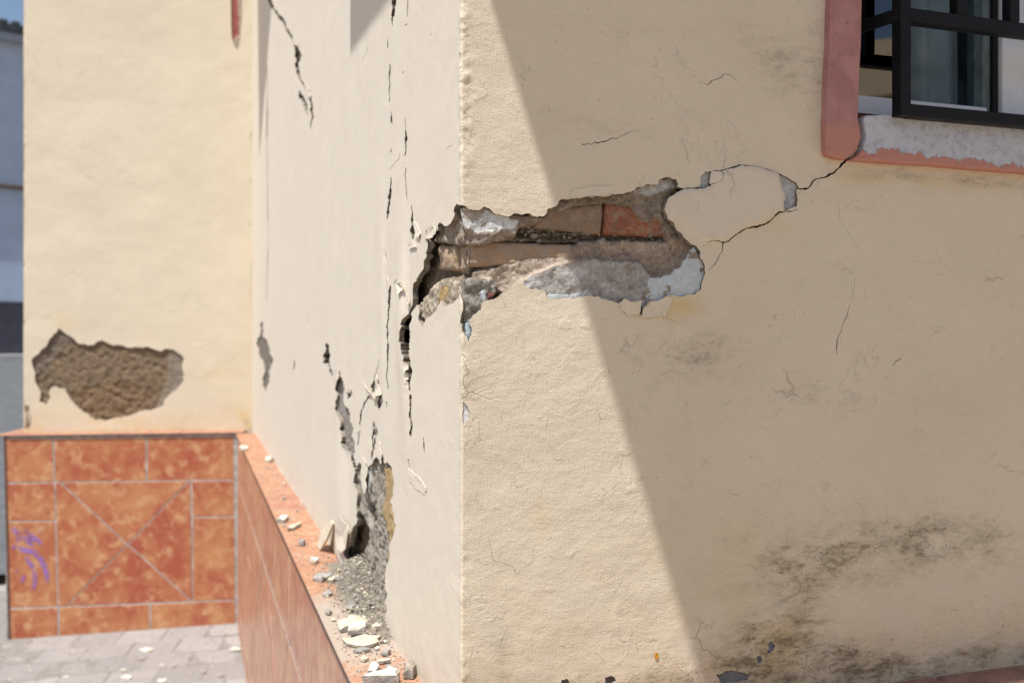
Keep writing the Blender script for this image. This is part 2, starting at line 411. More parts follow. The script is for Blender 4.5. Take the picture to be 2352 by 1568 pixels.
M_glass = mat_glass('window_glass', 2.0, (.4, .47, .48, 1)); M_glass2 = mat_glass('tinted_window_glass', 1.12, (.80, .84, .86, 1))
def mat_surround(name, sill):
    t = NT(name); p = t.pos(); sx = t.n('SeparateXYZ'); t.set(sx.inputs[0], p)
    n = t.noise(p, 34, 7, .68); n2 = t.noise(p, 200, 4)
    pink = t.mix(t.ramp(t.noise(p, 20, 4), .35, .65), (.36, .172, .165, 1), (.44, .225, .205, 1))
    pink = t.mix(t.ramp(t.math('MULTIPLY_ADD', n, .03, sx.outputs[2]), CAMZ + .385, CAMZ + .36), pink, (.46, .21, .165, 1))
    white = t.mix(t.ramp(t.noise(p, 70, 6, .7), .45, .7), (.47, .49, .54, 1), (.34, .345, .37, 1))
    white = t.mix(t.math('MULTIPLY', t.ramp(t.noise(t.mapping(p, (1, 1, 6)), 18, 5, .7), .60, .68), .6), white, (.40, .22, .17, 1))
    if sill:      # old grey white base coat shows where the pink has flaked off
        f = t.math('MULTIPLY_ADD', n, .060, sx.outputs[2]); f = t.math('MULTIPLY_ADD', sx.outputs[0], .035, f)
        m = t.ramp(f, CAMZ + .3725, CAMZ + .3755)
    else: m = t.ramp(t.math('MULTIPLY_ADD', n, .5, t.math('MULTIPLY', t.attr('peel'), 1.0)), .92, .95)
    col = t.mix(m, pink, white)
    dirt = t.math('MULTIPLY', t.ramp(t.noise(p, 120, 6, .78), .54, .66), t.ramp(t.noise(p, 14, 3), .42, .62))
    col = t.mix(t.math('MULTIPLY', dirt, .55), col, (.09, .06, .05, 1))
    t.bump(t.math('ADD', t.math('MULTIPLY', m, -.0008), t.math('ADD', t.math('MULTIPLY', n2, .0010), t.math('MULTIPLY', n, .0032))))
    return t.out(col, .6, .3)
M_jamb = mat_surround('pink_surround', False); M_sill = mat_surround('flaking_sill', True)
M_old = simple('old_red_paint', (.33, .10, .10, 1), .8, .3, 25, dark=(.12, .05, .07, 1))
M_purple = simple('purple_marker', (.30, .17, .50, 1), .6, .15, 30)
M_stone = simple('pale_paving', (.42, .385, .36, 1), .85, .14, 9, .003, 60)
M_joint = simple('sandy_joint', (.25, .23, .21, 1), .95, .15, 30)
M_asphalt = simple('worn_asphalt', (.11, .115, .12, 1), .9, .15, 6)
M_crumbW = simple('pale_plaster_chunk', (.66, .62, .54, 1), .85, .12, 60, .003, 140)
M_crumbG = simple('grey_mortar_chunk', (.40, .375, .34, 1), .9, .2, 60, .004, 140)
M_crumbC = simple('cream_paint_chip', (.62, .54, .41, 1), .8, .12, 60, .002, 140)
M_crumbT = simple('tan_mortar_chunk', (.40, .345, .275, 1), .9, .2, 60, .003, 140)
M_concrete = simple('painted_concrete', (.58, .50, .40, 1), .85, .08, 8)
M_shed = simple('grey_blue_render', (.40, .475, .60, 1), .85, .05, 2)
M_shedbase = simple('dark_base_render', (.055, .055, .075, 1), .85, .1, 3)
M_roof = simple('dark_roof_tile', (.085, .095, .115, 1), .8, .2, 20)
M_gutter = simple('grey_gutter', (.26, .30, .38, 1), .5, .05, 5)
M_pipe = simple('brown_pipe', (.13, .105, .09, 1), .6, .1, 5)
M_kerb = simple('pale_kerb', (.50, .48, .46, 1), .85, .1, 6)
M_tan = simple('tan_house_render', (.50, .36, .21, 1), .85, .06, 2)

# ------------------------------------------------------------------ ground
def gz(x, y):
    x = np.asarray(x, float); y = np.asarray(y, float)
    tilt = -0.014 + .038 * np.clip(x + 1.66, -4, 3)
    return tilt + .083 * np.clip(y - 7.4, 0, 17.6)
xs = np.concatenate([[-400, -150, -60, -25], np.linspace(-14, 6, 41), [12, 30, 90, 400]])
ys = np.concatenate([[-400, -150, -60, -20, -8], np.linspace(-4, 30, 69), [60, 150, 500]])
gx, gy = np.meshgrid(xs, ys); V = np.c_[gx.ravel(), gy.ravel(), gz(gx, gy).ravel() - .03]
nx = len(xs); fc = [(j * nx + i, j * nx + i + 1, (j + 1) * nx + i + 1, (j + 1) * nx + i) for j in range(len(ys) - 1) for i in range(nx - 1)]
ground = tag(mesh('ground', V, fc, simple('pale_dusty_ground', (.40, .315, .225, 1), .9, .1, 3), smooth=True), kind='structure', label='pale sunlit ground around the house')
def strip(name, pts_l, pts_r, mat, dz, kind='structure', label=None):
    V = []; 
    for (x, y) in pts_l + pts_r: V.append((x, y, float(gz(x, y)) + dz))
    n = len(pts_l); return tag(mesh(name, V, [(i, i + 1, n + i + 1, n + i) for i in range(n - 1)], mat), kind=kind, label=label)
# road that climbs behind the house, with a kerb on its far side
yy = np.linspace(7.5, 24.0, 24)
road = strip('road', [(-40., float(y)) for y in yy], [(30., float(y)) for y in yy], M_asphalt, .0, label='grey road climbing behind the house')
# paving of separate stones in front of the plinth
pave = mesh('pavement', [(x, y, float(gz(x, y)) - .0015) for x, y in ((-6, -1), (-.5, -1), (-.5, 7.3), (-6, 7.3))], [(0, 1, 2, 3)], M_joint)
tag(pave, label='pale stone paving at the foot of the tiled plinth', kind='structure')
def paver_mesh(seed):
    r = random.Random(seed); a, b = .128, .128; n = []
    ring = [(-a, -b), (0, -b), (a, -b), (a, 0), (a, b), (0, b), (-a, b), (-a, 0)]
    ring = [(x + r.uniform(-.004, .004), y + r.uniform(-.004, .004)) for x, y in ring]
    V = [(x, y, -.03) for x, y in ring] + [(x, y, .001) for x, y in ring] + [(x * .965, y * .965, .004 + r.uniform(-.001, .001)) for x, y in ring] + [(0, 0, .0075)]
    fc = []
    for k in (0, 8):
        for i in range(8): fc.append((k + i, k + (i + 1) % 8, k + 8 + (i + 1) % 8, k + 8 + i))
    for i in range(8): fc.append((16 + i, 16 + (i + 1) % 8, 24))
    me = bpy.data.meshes.new('paving_stone'); me.from_pydata(V, [], fc); me.materials.append(M_stone2); return me
t = NT('paving_stone_face'); _r = t.rnd(); _p = t.pos()
_c = t.mix(_r, (.235, .215, .205, 1), (.31, .285, .272, 1)); _c = t.mix(t.math('MULTIPLY', t.ramp(t.noise(_p, 14, 6, .7), .45, .75), .45), _c, (.16, .145, .135, 1))
t.bump(t.math('MULTIPLY', t.noise(_p, 80, 5, .65), .004)); M_stone2 = t.out(_c, .85, .3)
pmesh = [paver_mesh(k) for k in range(6)]
BLp = on_plane(55, 990, J, dB, nB)[0] + .26
ang = math.atan2(dB[1], dB[0]); cnt = 0
for j in range(-6, 10):
    for i in range(-1, 16):
        b = .10 + (i + .5 * (j % 2)) * .264; h = .30 + j * .264
        p = J + (b) * dB + h * nB
        if p[0] > C0[0] + (p[1] - C0[1]) / dL[1] * dL[0] - .02: continue
        if cnt >= 230 or (j < 0 and b < BLp): continue
        o = bpy.data.objects.new('paving_stone', random.choice(pmesh)); COL.objects.link(o)
        o.location = (p[0], p[1], float(gz(p[0], p[1])) + random.uniform(-.003, .003))
        o.rotation_euler = (random.uniform(-.008, .008), +.038 + random.uniform(-.008, .008), ang + random.uniform(-.012, .012))
        put(o, pave); cnt += 1

# ------------------------------------------------------------------ the house
house = empty('corner_house', (CX, CY, 0.05), 'cream plastered house corner, cracked open to the bricks above a terracotta tiled plinth', 'house')

class Hole:
    def __init__(s, poly_px, depth=.010, px=house_px, amp=.15, it=2, seed=1, back=None, rim=0, minlen=3.0):
        q = jag(poly_px, amp, it, seed, minlen) if it else poly_px
        s.poly = np.array([px(*p) for p in q]); s.depth = depth; s.back = back; s.rim = rim
def skin(name, f3, holes, pts, outer, hfun, mats, parent, attrs_fun, outer_depth=.07):
    """plastered face with holes broken through it, built in chart coordinates; broken edges get thickness"""
    vs = [tuple(p) for p in outer]; edges = [(i, (i + 1) % len(vs)) for i in range(len(vs))]
    P = np.asarray(pts)
    keep = np.ones(len(P), bool)
    for h in holes:
        lo = h.poly.min(0) - .02; hi = h.poly.max(0) + .02
        m = np.where((P[:, 0] > lo[0]) & (P[:, 0] < hi[0]) & (P[:, 1] > lo[1]) & (P[:, 1] < hi[1]))[0]
        if len(m):
            ins = inside(P[m, 0], P[m, 1], h.poly) | (edge_dist(P[m, 0], P[m, 1], h.poly) < .0011)
            keep[m[ins]] = False
    P = P[keep]
    for h in holes:
        k = len(vs); n = len(h.poly); vs += [tuple(p) for p in h.poly]; edges += [(k + i, k + (i + 1) % n) for i in range(n)]
    vs += [tuple(p) for p in P]
    r = delaunay_2d_cdt([Vector(v) for v in vs], edges, [], 0, 1e-6)
    V = np.array([(v.x, v.y) for v in r[0]]); T = np.array([f for f in r[2] if len(f) == 3])
    c = V[T].mean(1); lab = np.full(len(T), -1)
    for i, h in enumerate(holes): lab[inside(c[:, 0], c[:, 1], h.poly)] = i
    kept = lab < 0
    e = {}
    for ti, f in enumerate(T):
        for a, b in ((0, 1), (1, 2), (2, 0)):
            e.setdefault((min(f[a], f[b]), max(f[a], f[b])), []).append((ti, f[a], f[b]))
    H = hfun(V[:, 0], V[:, 1])
    P3 = f3(V[:, 0], V[:, 1], H)
    verts = P3.tolist(); faces = [tuple(f) for f in T[kept]]; mi = [0] * len(faces); sm = [True] * len(faces)
    UV = V.tolist(); src = list(range(len(V)))
    rim_v = {}
    def rv(i, d):
        k = (i, d)
        if k not in rim_v:
            jx = RNG.normal(0, .0006, 2) * (1 if d < .05 else 0)
            q = f3(np.array([V[i, 0] + jx[0]]), np.array([V[i, 1] + jx[1]]), np.array([H[i] - d * (RNG.uniform(.8, 1.2) if d < .05 else 1)]))[0]
            rim_v[k] = (len(verts), len(verts) + 1); verts.append(P3[i].tolist()); verts.append(q.tolist()); UV.extend([V[i].tolist()] * 2); src.extend([i, i])
        return rim_v[k]
    for key, l in e.items():
        ks = [x for x in l if kept[x[0]]]
        if len(ks) != 1: continue
        ot = [x for x in l if not kept[x[0]]]
        d = holes[lab[ot[0][0]]].depth if ot else outer_depth
        rm = holes[lab[ot[0][0]]].rim if ot else 0
        if d <= 0: continue
        _, a, b = ks[0]; A, B = rv(a, d), rv(b, d)
        faces.append((A[0], A[1], B[1], B[0])); mi.append(1 + rm); sm.append(True)
    src = np.array(src); at = attrs_fun(V[:, 0], V[:, 1])
    return mesh(name, verts, faces, mats, parent, np.array(sm), mi, UV, {k: v[src] for k, v in at.items()})
def blob(s, z, px, u, v, ru, rv, amp):
    """soft stain of given half size (picture units) centred on a wall point"""
    a = np.array(px(u, v)); b = np.array(px(u + ru, v)); c = np.array(px(u, v + rv))
    return amp * np.exp(-((s - a[0]) / (b[0] - a[0])) ** 2 - ((z - a[1]) / (c[1] - a[1])) ** 2)

# ---- outlines of everything broken out of the plaster
hole_main = mp(cr1, [(345, 590), (358, 530), (400, 508), (428, 545), (441, 486), (470, 512), (525, 470), (540, 385), (556, 360), (605, 375), (640, 400), (700, 405),
    (735, 380), (790, 410), (860, 440), (905, 445), (940, 425), (990, 435), (1040, 425), (1090, 450), (1140, 445), (1165, 395), (1230, 370), (1245, 340), (1320, 330),
    (1400, 320), (1500, 310), (1600, 295), (1700, 285), (1760, 255), (1830, 230), (1900, 235), (1910, 205), (1990, 185), (2030, 195), (2040, 250), (2080, 258),
    (2110, 257), (2060, 272), (1985, 315), (1960, 360), (1955, 420), (1975, 470), (2010, 490), (2030, 540), (2090, 600), (2150, 640), (2170, 660), (2190, 690), (2215, 770), (2222, 820),
    (2205, 880), (2190, 940), (2160, 965), (2100, 970), (1965, 980), (1930, 1010), (1850, 1015), (1800, 1060), (1780, 1115), (1776, 1075), (1795, 1010), (1720, 1018), (1670, 995),
    (1640, 1030), (1570, 1010), (1500, 980), (1400, 985), (1300, 995), (1200, 1000), (1150, 985), (1140, 935), (1040, 930), (1000, 885), (930, 900), (880, 950), (830, 990),
    (770, 1010), (730, 1020), (720, 1070), (660, 1110), (640, 1170), (650, 1230), (630, 1290), (605, 1240), (582, 1190), (572, 1160), (572, 960), (530, 1030), (470, 1060), (440, 1010),
    (390, 1100), (325, 1190), (300, 1100), (285, 1040), (262, 1070), (245, 1150), (238, 1260), (205, 1300), (215, 1190), (245, 1060), (260, 900), (300, 840), (330, 760), (345, 690)])
holes = []
holes.append(Hole(hole_main, .011, amp=.17, seed=3))
def C(line, depth=.018, seed=0, amp=.07, it=3, rim=None):
    if rim is None: rim = 2 if depth > .014 else 0
    holes.append(Hole(crack(line, seed, amp, it), depth, it=0, rim=rim))
f3_ = lambda l, f: [(*f(x, y), w) for x, y, w in l]
# big fissure down the left face
C(f3_([(222, 1290, 3.2), (1160 * .0 + 220, 1344, 3)], cr1), .03, 5)
C(f3_([(1147, 480, 3.4), (1140, 600, 3.6), (1150, 690, 3.4), (1157, 800, 3.6), (1160, 880, 2.2)], cr3), .022, 11)
C(f3_([(1163, 905, 2.2), (1160, 1020, 2.6), (1162, 1150, 3.4), (1162, 1168, 1.2)], cr3), .03, 12)
# middle fissure
C(f3_([(1070, -20, 4.5), (1068, 80, 4.5), (1065, 165, .5)], cr2), .02, 13)
C(f3_([(1046, 400, .8), (1044, 455, 1.6), (1046, 520, 1.5), (1042, 640, .9)], cr2), .02, 14)
C(f3_([(1056, 700, .8), (1058, 775, 1.3)], cr2), .02, 15)
C(f3_([(1050, 1110, .8), (1048, 1155, 1.8), (1038, 1240, 4.2), (1026, 1330, 3.6), (1020, 1375, .8)], cr2), .022, 16)
C(f3_([(1035, 215, 1.0), (1033, 300, 2.6), (1027, 400, 2.0), (1022, 520, 2.0), (1020, 640, 2.2), (1020, 730, 1.2), (1020, 870, 1.0)], cr3), .022, 17)
C(f3_([(1155, -10, 1.0), (1154, 105, .7)], cr2), .02, 18)
C(f3_([(1137, 740, .8), (1141, 800, .9), (1142, 880, 2.6), (1134, 975, .9)], cr2), .02, 19)
C(f3_([(1140, 1050, .6), (1143, 1150, .9), (1150, 1200, 1.3), (1152, 1255, .6)], cr2), .02, 20)
C(f3_([(1174, 1290, .7), (1180, 1400, 2.2), (1184, 1470, 3.0), (1186, 1520, 1.0)], cr2), .02, 21)
C(f3_([(1145, 1310, .9), (1150, 1360, .7)], cr3), .01, 210)
C(f3_([(1258, 1490, .7), (1258, 1540, .5)], cr3), .01, 211)
# upper left crack
C(f3_([(290, -20, 5), (312, 40, 4.5), (330, 70, 2.5), (375, 135, 4.0), (395, 180, 1.8), (425, 225, 3.0), (455, 270, 4.0), (470, 340, 6), (470, 385, 4.0), (468, 440, 4.0), (490, 510, 2.5),
      (520, 570, 3.0), (546, 610, 3.0), (548, 690, 3.0), (549, 810, .8)], cr2), .03, 22, .14)
C(f3_([(478, 570, 1.5), (495, 620, 4.5), (515, 680, 4.0), (528, 725, .8)], cr2), .012, 23)
# strip of lost plaster running down to the plinth
def Hh(poly, depth, seed, amp=.18, it=3, rim=0): holes.append(Hole(poly, depth, amp=amp, seed=seed, it=it, rim=rim, minlen=1.6))
Hh(mp(cr3, [(636, 578), (650, 640), (656, 700), (640, 712), (612, 706), (625, 640)]), .015, 31)
Hh(mp(cr3, [(690, 872), (728, 792), (742, 835), (748, 960), (780, 1040), (800, 1110), (808, 1200), (800, 1300), (770, 1260), (740, 1195), (722, 1120), (702, 1020), (694, 940)]), .012, 32)
Hh(mp(cr3, [(648, 715), (662, 770), (682, 800), (690, 830), (672, 800), (650, 760)]), .004, 33, rim=1)
C(f3_([(794, 1285, 2.6), (802, 1320, 3.0), (812, 1350, 3.0), (822, 1395, 2.0)], cr3), .009, 330)
C(f3_([(652, 712, 1.2), (668, 765, 2.2), (684, 815, 2.0), (694, 872, 1.6)], cr3), .009, 331)
C(f3_([(842, 1100, 1.2), (850, 1010, 1.5), (872, 955, 1.6), (898, 915, 2.2)], cr3), .012, 34)
Hh(mp(cr3, [(912, 860), (935, 800), (955, 830), (945, 890), (925, 895)]), .008, 35)
Hh(mp(cr3, [(968, 905), (990, 905), (985, 960), (972, 1010)]), .008, 36)
Hh(mp(cr3, [(930, 1070), (955, 1140), (940, 1250), (922, 1250), (925, 1150)]), .005, 37, rim=1)
Hh(mp(cr3, [(770, 900), (792, 880), (785, 920), (768, 932)]), .005, 38)
C(f3_([(830, 1140, .8), (828, 1220, 1.2)], cr3), .01, 39)
C(f3_([(1010, 950, 1.3), (1012, 985, .6)], cr3), .01, 40)
C(f3_([(1240, 1170, .7), (1246, 1240, 1.9), (1252, 1268, .8)], cr3), .004, 41)
hole_E = mp(cr4, [(832, 195), (850, 150), (880, 205), (892, 120), (905, 190), (938, 160), (960, 120), (985, 175), (1000, 110), (1012, 165), (1035, 150), (1060, 188), (1068, 330), (1070, 500), (1060, 650), (1040, 780), (1018, 850),
    (1012, 950), (1020, 1080), (1024, 1200), (960, 1180), (880, 1000), (800, 830), (775, 770), (768, 725), (795, 650), (805, 590), (836, 545), (838, 400)])
Hh(hole_E, .012, 42, .14)
# grey chip by the inner corner
Hh(mp(cr3, [(228, 440), (238, 470), (236, 540), (262, 560), (278, 610), (272, 760), (276, 820), (250, 885), (235, 830), (212, 650), (205, 550), (222, 540), (222, 480)]), .006, 43)
C([(617, 150, .7), (616, 330, 1.3), (617, 500, 1.3), (613, 700, .6)], .004, 44, .01, rim=1)
# right face: crack from the broken patch to the window
C([(1578, 433, 1.2), (1592, 433.5, 1.4), (1606, 431, 1.8), (1622, 428, 3.0), (1632, 424, 2.6)], .02, 51)
Hh([(1609, 428), (1612, 405), (1622, 394), (1638, 392), (1633, 408), (1632, 424), (1622, 429)], .005, 52, .1)
C([(1640, 394, .9), (1662, 391, 1.1), (1680, 386, 1.3), (1702, 379, 1.5)], .006, 53)
C([(1700, 379, 1.0), (1722, 380, .8), (1742, 383, .9), (1768, 390, .7), (1791, 399, 1.1)], .006, 530)
C([(1656, 393, .6), (1660, 404, .7), (1656, 416, .5), (1640, 422, .7), (1628, 427, .6)], .01, 54)
Hh([(1791, 398), (1800, 402), (1815, 410), (1828, 417), (1837, 430), (1831, 440), (1834, 450), (1832, 474), (1820, 478), (1804, 484), (1801, 470), (1806, 455), (1803, 440), (1797, 420)], .006, 55, .1)
C([(1826, 428, 2.2), (1842, 434, 1.8), (1858, 433, 1.6), (1866, 424, 1.5), (1873, 414, 1.6), (1888, 409, 1.8), (1903, 405, 1.9), (1917, 398, 2.0), (1932, 384, 2.6), (1948, 366, 3.0), (1953, 358, 2.6)], .03, 56, .08)
C([(1832, 481, 1.2), (1812, 486, 1.7), (1790, 488, 1.9), (1775, 503, 1.6), (1752, 516, 1.6), (1736, 521, 1.9), (1712, 526, 1.3), (1694, 536, 1.3), (1677, 551, 1.4), (1662, 557, 1.6), (1640, 553, .6), (1624, 557, .6)], .008, 57, .1)
C([(1662, 557, 1.2), (1659, 578, .8), (1650, 596, .8), (1640, 610, .6), (1628, 622, .5)], .008, 58)
C([(1953, 700, .4), (1938, 740, .5), (1924, 775, .9), (1920, 800, 1.1), (1922, 812, .4)], .006, 59)
C([(2052, 838, .8), (2060, 828, 1.0), (2070, 823, .8)], .006, 60)
C([(1340, 330, .9), (1360, 332, .8), (1385, 325, 1.0), (1420, 318, .7), (1470, 302, .4)], .004, 61, .25)
C([(1620, 190, .5), (1650, 182, .6), (1680, 172, .6), (1698, 184, .5)], .003, 62, .25)
C([(1425, 695, .5), (1432, 715, .9), (1440, 724, .4)], .006, 63)
for k_, l_ in enumerate([[(1927, 459, .3), (1931, 500, .4), (1955, 540, .45), (1976, 573, .3)], [(1968, 635, .3), (1960, 680, .4), (1953, 700, .4)],
        [(1122, 1280, .5), (1153, 1293, .7), (1176, 1303, .6), (1184, 1319, .8), (1204, 1302, .6), (1220, 1290, .6), (1222, 1259, .4)], [(1119, 1233, .3), (1124, 1262, .45), (1135, 1290, .4)],
        [(1155, 1448, .6), (1147, 1470, 1.0), (1137, 1492, .5)], [(1267, 1051, .5), (1278, 1058, 1.0), (1291, 1049, .5)], [(1072, 1533, .4), (1080, 1500, .6), (1081, 1480, .3)],
        [(1155, 437, .5), (1164, 441, .8), (1172, 446, .4)], [(1182, 456, .3), (1196, 459, .5), (1208, 462, .3)], [(1226, 1160, .4), (1236, 1166, .6), (1246, 1157, .3)],
        [(1400, 1125, .4), (1408, 1118, .7), (1416, 1110, .4)], [(1254, 1240, .4), (1262, 1236, .7), (1266, 1228, .3)], [(1215, 810, .4), (1228, 826, .8), (1236, 832, .4)], [(2150, 560, .3), (2162, 600, .3), (2200, 640, .3)],
        [(1280, 1486, .6), (1290, 1482, .9), (1294, 1490, .4)], [(1095, 1000, .3), (1102, 1010, .5), (1113, 1013, .3)]]):
    C([(a_, b_, w_ * .5) for a_, b_, w_ in l_], .0022, 400 + k_, .12, 2, rim=1)
for k_, l_ in enumerate([[(905, 300, .3), (895, 335, .4), (872, 372, .3)], [(1440, 905, .3), (1420, 920, .5), (1400, 925, .4), (1385, 948, .3)], [(1160, 150, .4), (1145, 155, .9), (1140, 165, .4)], [(1128, 445, .5), (1127, 465, .7)],
        [(1032, 245, .6), (1034, 290, 1.3), (1033, 305, .4)], [(1105, 955, .3), (1098, 1000, .5), (1060, 1040, .5), (1040, 1062, .3)], [(1312, 210, .3), (1302, 222, .5)], [(1050, 925, .4), (1049, 958, 1.0)]]):
    C(f3_(l_, cr2), .006, 440 + k_, .1, 2, rim=1)
for k_, l_ in enumerate([[(970, 680, .4), (955, 740, .8), (935, 800, .8)], [(1010, 20, .6), (1016, 70, 1.0)], [(1085, 185, .8), (1070, 200, 1.2), (1060, 215, .5)], [(985, 1280, .6), (975, 1330, .8)], [(840, 1130, .8), (832, 1180, .9), (830, 1210, .4)],
        [(432, 690, .8), (430, 750, 1.2)], [(1130, 1500, .6), (1136, 1540, .9)], [(1350, 1190, .3), (1362, 1225, .5), (1372, 1232, .3)], [(1400, 880, .5), (1406, 895, .5)], [(512, 400, .5), (516, 450, .7)]]):
    C(f3_(l_, cr3), .006, 460 + k_, .1, 2, rim=1)
# chips at the foot of the right face and on the arris
Hh([(1764, 1472), (1776, 1482), (1768, 1494), (1758, 1504), (1760, 1486)], .003, 71, rim=1)
Hh([(1732, 1508), (1744, 1506), (1748, 1516), (1736, 1524)], .003, 72, rim=1)
Hh([(1640, 1548), (1680, 1540), (1720, 1545), (1712, 1560), (1660, 1572)], .003, 73, rim=1)
Hh([(1285, 1560), (1297, 1558), (1303, 1568), (1294, 1574), (1284, 1570)], .003, 74, rim=1)
Hh([(1384, 1556), (1400, 1552), (1411, 1562), (1400, 1572), (1384, 1568)], .003, 75, rim=1)
Hh([(1060, 922), (1066, 925), (1078, 944), (1074, 962), (1062, 972), (1060, 950)], .003, 76, rim=1)
for k, (u, v, rr) in enumerate([]):
    Hh([(u - rr, v), (u, v - rr * .6), (u + rr * 1.3, v - rr * .2), (u + rr, v + rr * .7), (u - rr * .3, v + rr * .8)], .0025, 80 + k, .2, rim=1)
a_w0, _z = on_plane(1972, 255, C0, dR, nR); z_w0 = .392
WIN = (a_w0 - .03, 1.80, z_w0 - .03, 1.55)
hw = Hole([(0, 0)] * 3, 0, it=0); hw.poly = np.array([(WIN[0], WIN[2]), (WIN[1], WIN[2]), (WIN[1], WIN[3]), (WIN[0], WIN[3])]); hw.depth = .07
holes.append(hw)

slab_poly = np.array([house_px(*p) for p in [(1535, 470), (1545, 445), (1580, 434), (1630, 428), (1640, 394), (1702, 379), (1740, 382), (1790, 398), (1800, 440), (1802, 484), (1752, 516), (1694, 536), (1662, 557), (1610, 560), (1590, 540), (1540, 505)]])
def h_house(s, z):
    d = np.where(s < 0, 1.4 - s * .95, 1.4)
    h = np.where(s < 0, .0013, .0022) * fbm(s * 5, z * 5, 1, 3) + .0005 * fbm(s * 26, z * 26, 5, 3)
    h = np.where(s > 0, h + .00022 * fbm(s * 60 + .3 * z, z * 75, 9, 3), h + .00015 * fbm(s * 30, z * 60, 15, 2))
    c = np.exp(-(np.abs(s - .004) / .016) ** 2)
    h += c * np.clip(.42 + 1.2 * fbm(z * 5 + 3, 0 * z + 7, 28, 2), .12, 1.1) * (.0036 * fbm(s * 30, z * 40, 21, 5, .66) + .0012 * np.clip(fbm(s * 40, z * 22, 27, 3), 0, 1))
    ins = inside(s, z, slab_poly); ed = edge_dist(s, z, slab_poly)
    h += np.where(ins, .0060 * np.clip(ed / .012 + .35, 0, 1), 0)
    # plaster around the big patch stands a little proud, and the flap left of the fissure has moved outwards
    q = np.array(house_px(935, 760)); m = np.exp(-((s - q[0] + .02) / .05) ** 2 - ((z - q[1]) / .16) ** 2)
    h += np.where(s < q[0] + .012, .010 * m, 0)
    q = np.array(house_px(885, 700)); m = np.exp(-((s - q[0]) / .06) ** 2 - ((z - q[1]) / .2) ** 2)
    h += np.where(s < q[0], .005 * m, 0)
    q = np.array(house_px(790, 1180)); m = np.exp(-((s - q[0] + .05) / .12) ** 2 - ((z - q[1]) / .22) ** 2)
    h += np.where(s < q[0] + .06, .012 * m, 0)
    return h
ST = [(1830, 160, 60, 60, .75), (1760, 120, 60, 30, .4), (1700, 60, 60, 30, .3), (1880, 60, 25, 60, .45), (1880, 240, 20, 90, .35), (1420, 300, 170, 22, .32), (1260, 260, 60, 16, .35), (1550, 260, 80, 16, .25), (1480, 60, 120, 20, .25),
      (2060, 1250, 160, 62, .50), (2130, 1225, 50, 44, .45), (1960, 1255, 150, 50, .38), (1860, 1290, 150, 66, .36), (2220, 1240, 90, 60, .3), (2000, 1300, 200, 60, .22), (1760, 1310, 110, 46, .35), (1850, 1330, 60, 46, .5), (2280, 1250, 70, 40, .42),
      (1725, 1445, 42, 26, .9), (1700, 1470, 60, 14, .6), (1850, 1450, 46, 60, .95), (1790, 1450, 60, 60, .6), (1780, 1520, 120, 40, .7), (1950, 1530, 60, 50, 1.0), (1880, 1560, 80, 40, 1.3), (1760, 1568, 120, 30, 1.1), (1680, 1550, 60, 40, 1.0),
      (1540, 1575, 200, 22, .9), (1320, 1580, 220, 22, .9), (1100, 1590, 120, 30, .5), (2050, 1545, 50, 40, .9), (2130, 1520, 60, 30, .6), (2250, 1500, 60, 22, .8), (2340, 1500, 60, 18, .6), (2020, 1480, 60, 12, .4),
      (1150, 1480, 26, 40, .5), (1150, 1530, 20, 40, .5), (1370, 1450, 30, 14, .5), (1450, 1400, 60, 30, .45), (1480, 1210, 80, 40, .25), (1400, 1290, 80, 30, .25), (1640, 790, 70, 40, .45), (1600, 830, 60, 40, .45), (1520, 830, 50, 60, .3), (1850, 900, 100, 40, .28), (1950, 930, 40, 30, .3),
      (2200, 960, 60, 60, .2), (1140, 780, 60, 40, .22), (1250, 990, 60, 60, .2), (2150, 410, 200, 10, .75), (2280, 410, 60, 14, .8), (1980, 395, 50, 10, .4), (2100, 440, 140, 6, .4)]
def at_house(s, z):
    g = np.zeros(len(s))
    for (u, v, ru, rv, am) in ST: g += blob(s, z, house_px, u, v, ru * 1.12, rv * 1.12, am * .84)
    g += np.where(s > 0, 0.12 * np.exp(-(z - LEDGE) / .25) + .55 * np.exp(-(z - LEDGE) / .045), 0) + np.where(s > .35, .035, 0)
    g += np.where(s < 0, 1.2 * np.exp(-(z - LEDGE) / .05) * np.exp(s / .35), 0)
    y = np.zeros(len(s))
    for (u, v, ru, rv, am) in [(1460, 708, 40, 22, .6), (1570, 705, 40, 30, 1.0), (1530, 712, 40, 26, .8), (1800, 1460, 80, 60, .5), (1960, 410, 60, 14, .4), (2150, 420, 220, 16, .5), (1700, 1300, 200, 120, .22), (1770, 520, 60, 20, .35), (1680, 1540, 120, 40, .5), (1240, 1200, 20, 50, .3)]:
        y += blob(s, z, house_px, u, v, ru, rv, am)
    y += np.where(s < -.15, 1.3 * np.exp(-(z - LEDGE) / .25) * np.clip(.25 + 1.3 * fbm(s * 14, z * 1.6, 77, 3), 0, 1), 0)
    y += np.where(s >= 0, .42 * np.exp(-(z - LEDGE) / .14), 0)
    y += np.where(s < -.5, .6 * np.exp(-(z - LEDGE) / .06), 0)
    return {'grime': np.clip(g, 0, 1.2), 'yellow': np.clip(y, 0, .9), 'pale': np.where(s < 0, np.clip(.60 + .8 * -s, 0, 1), 0.0) * np.clip((-s) / .01, 0, 1) + .30 * inside(s, z, slab_poly)}
pts = []
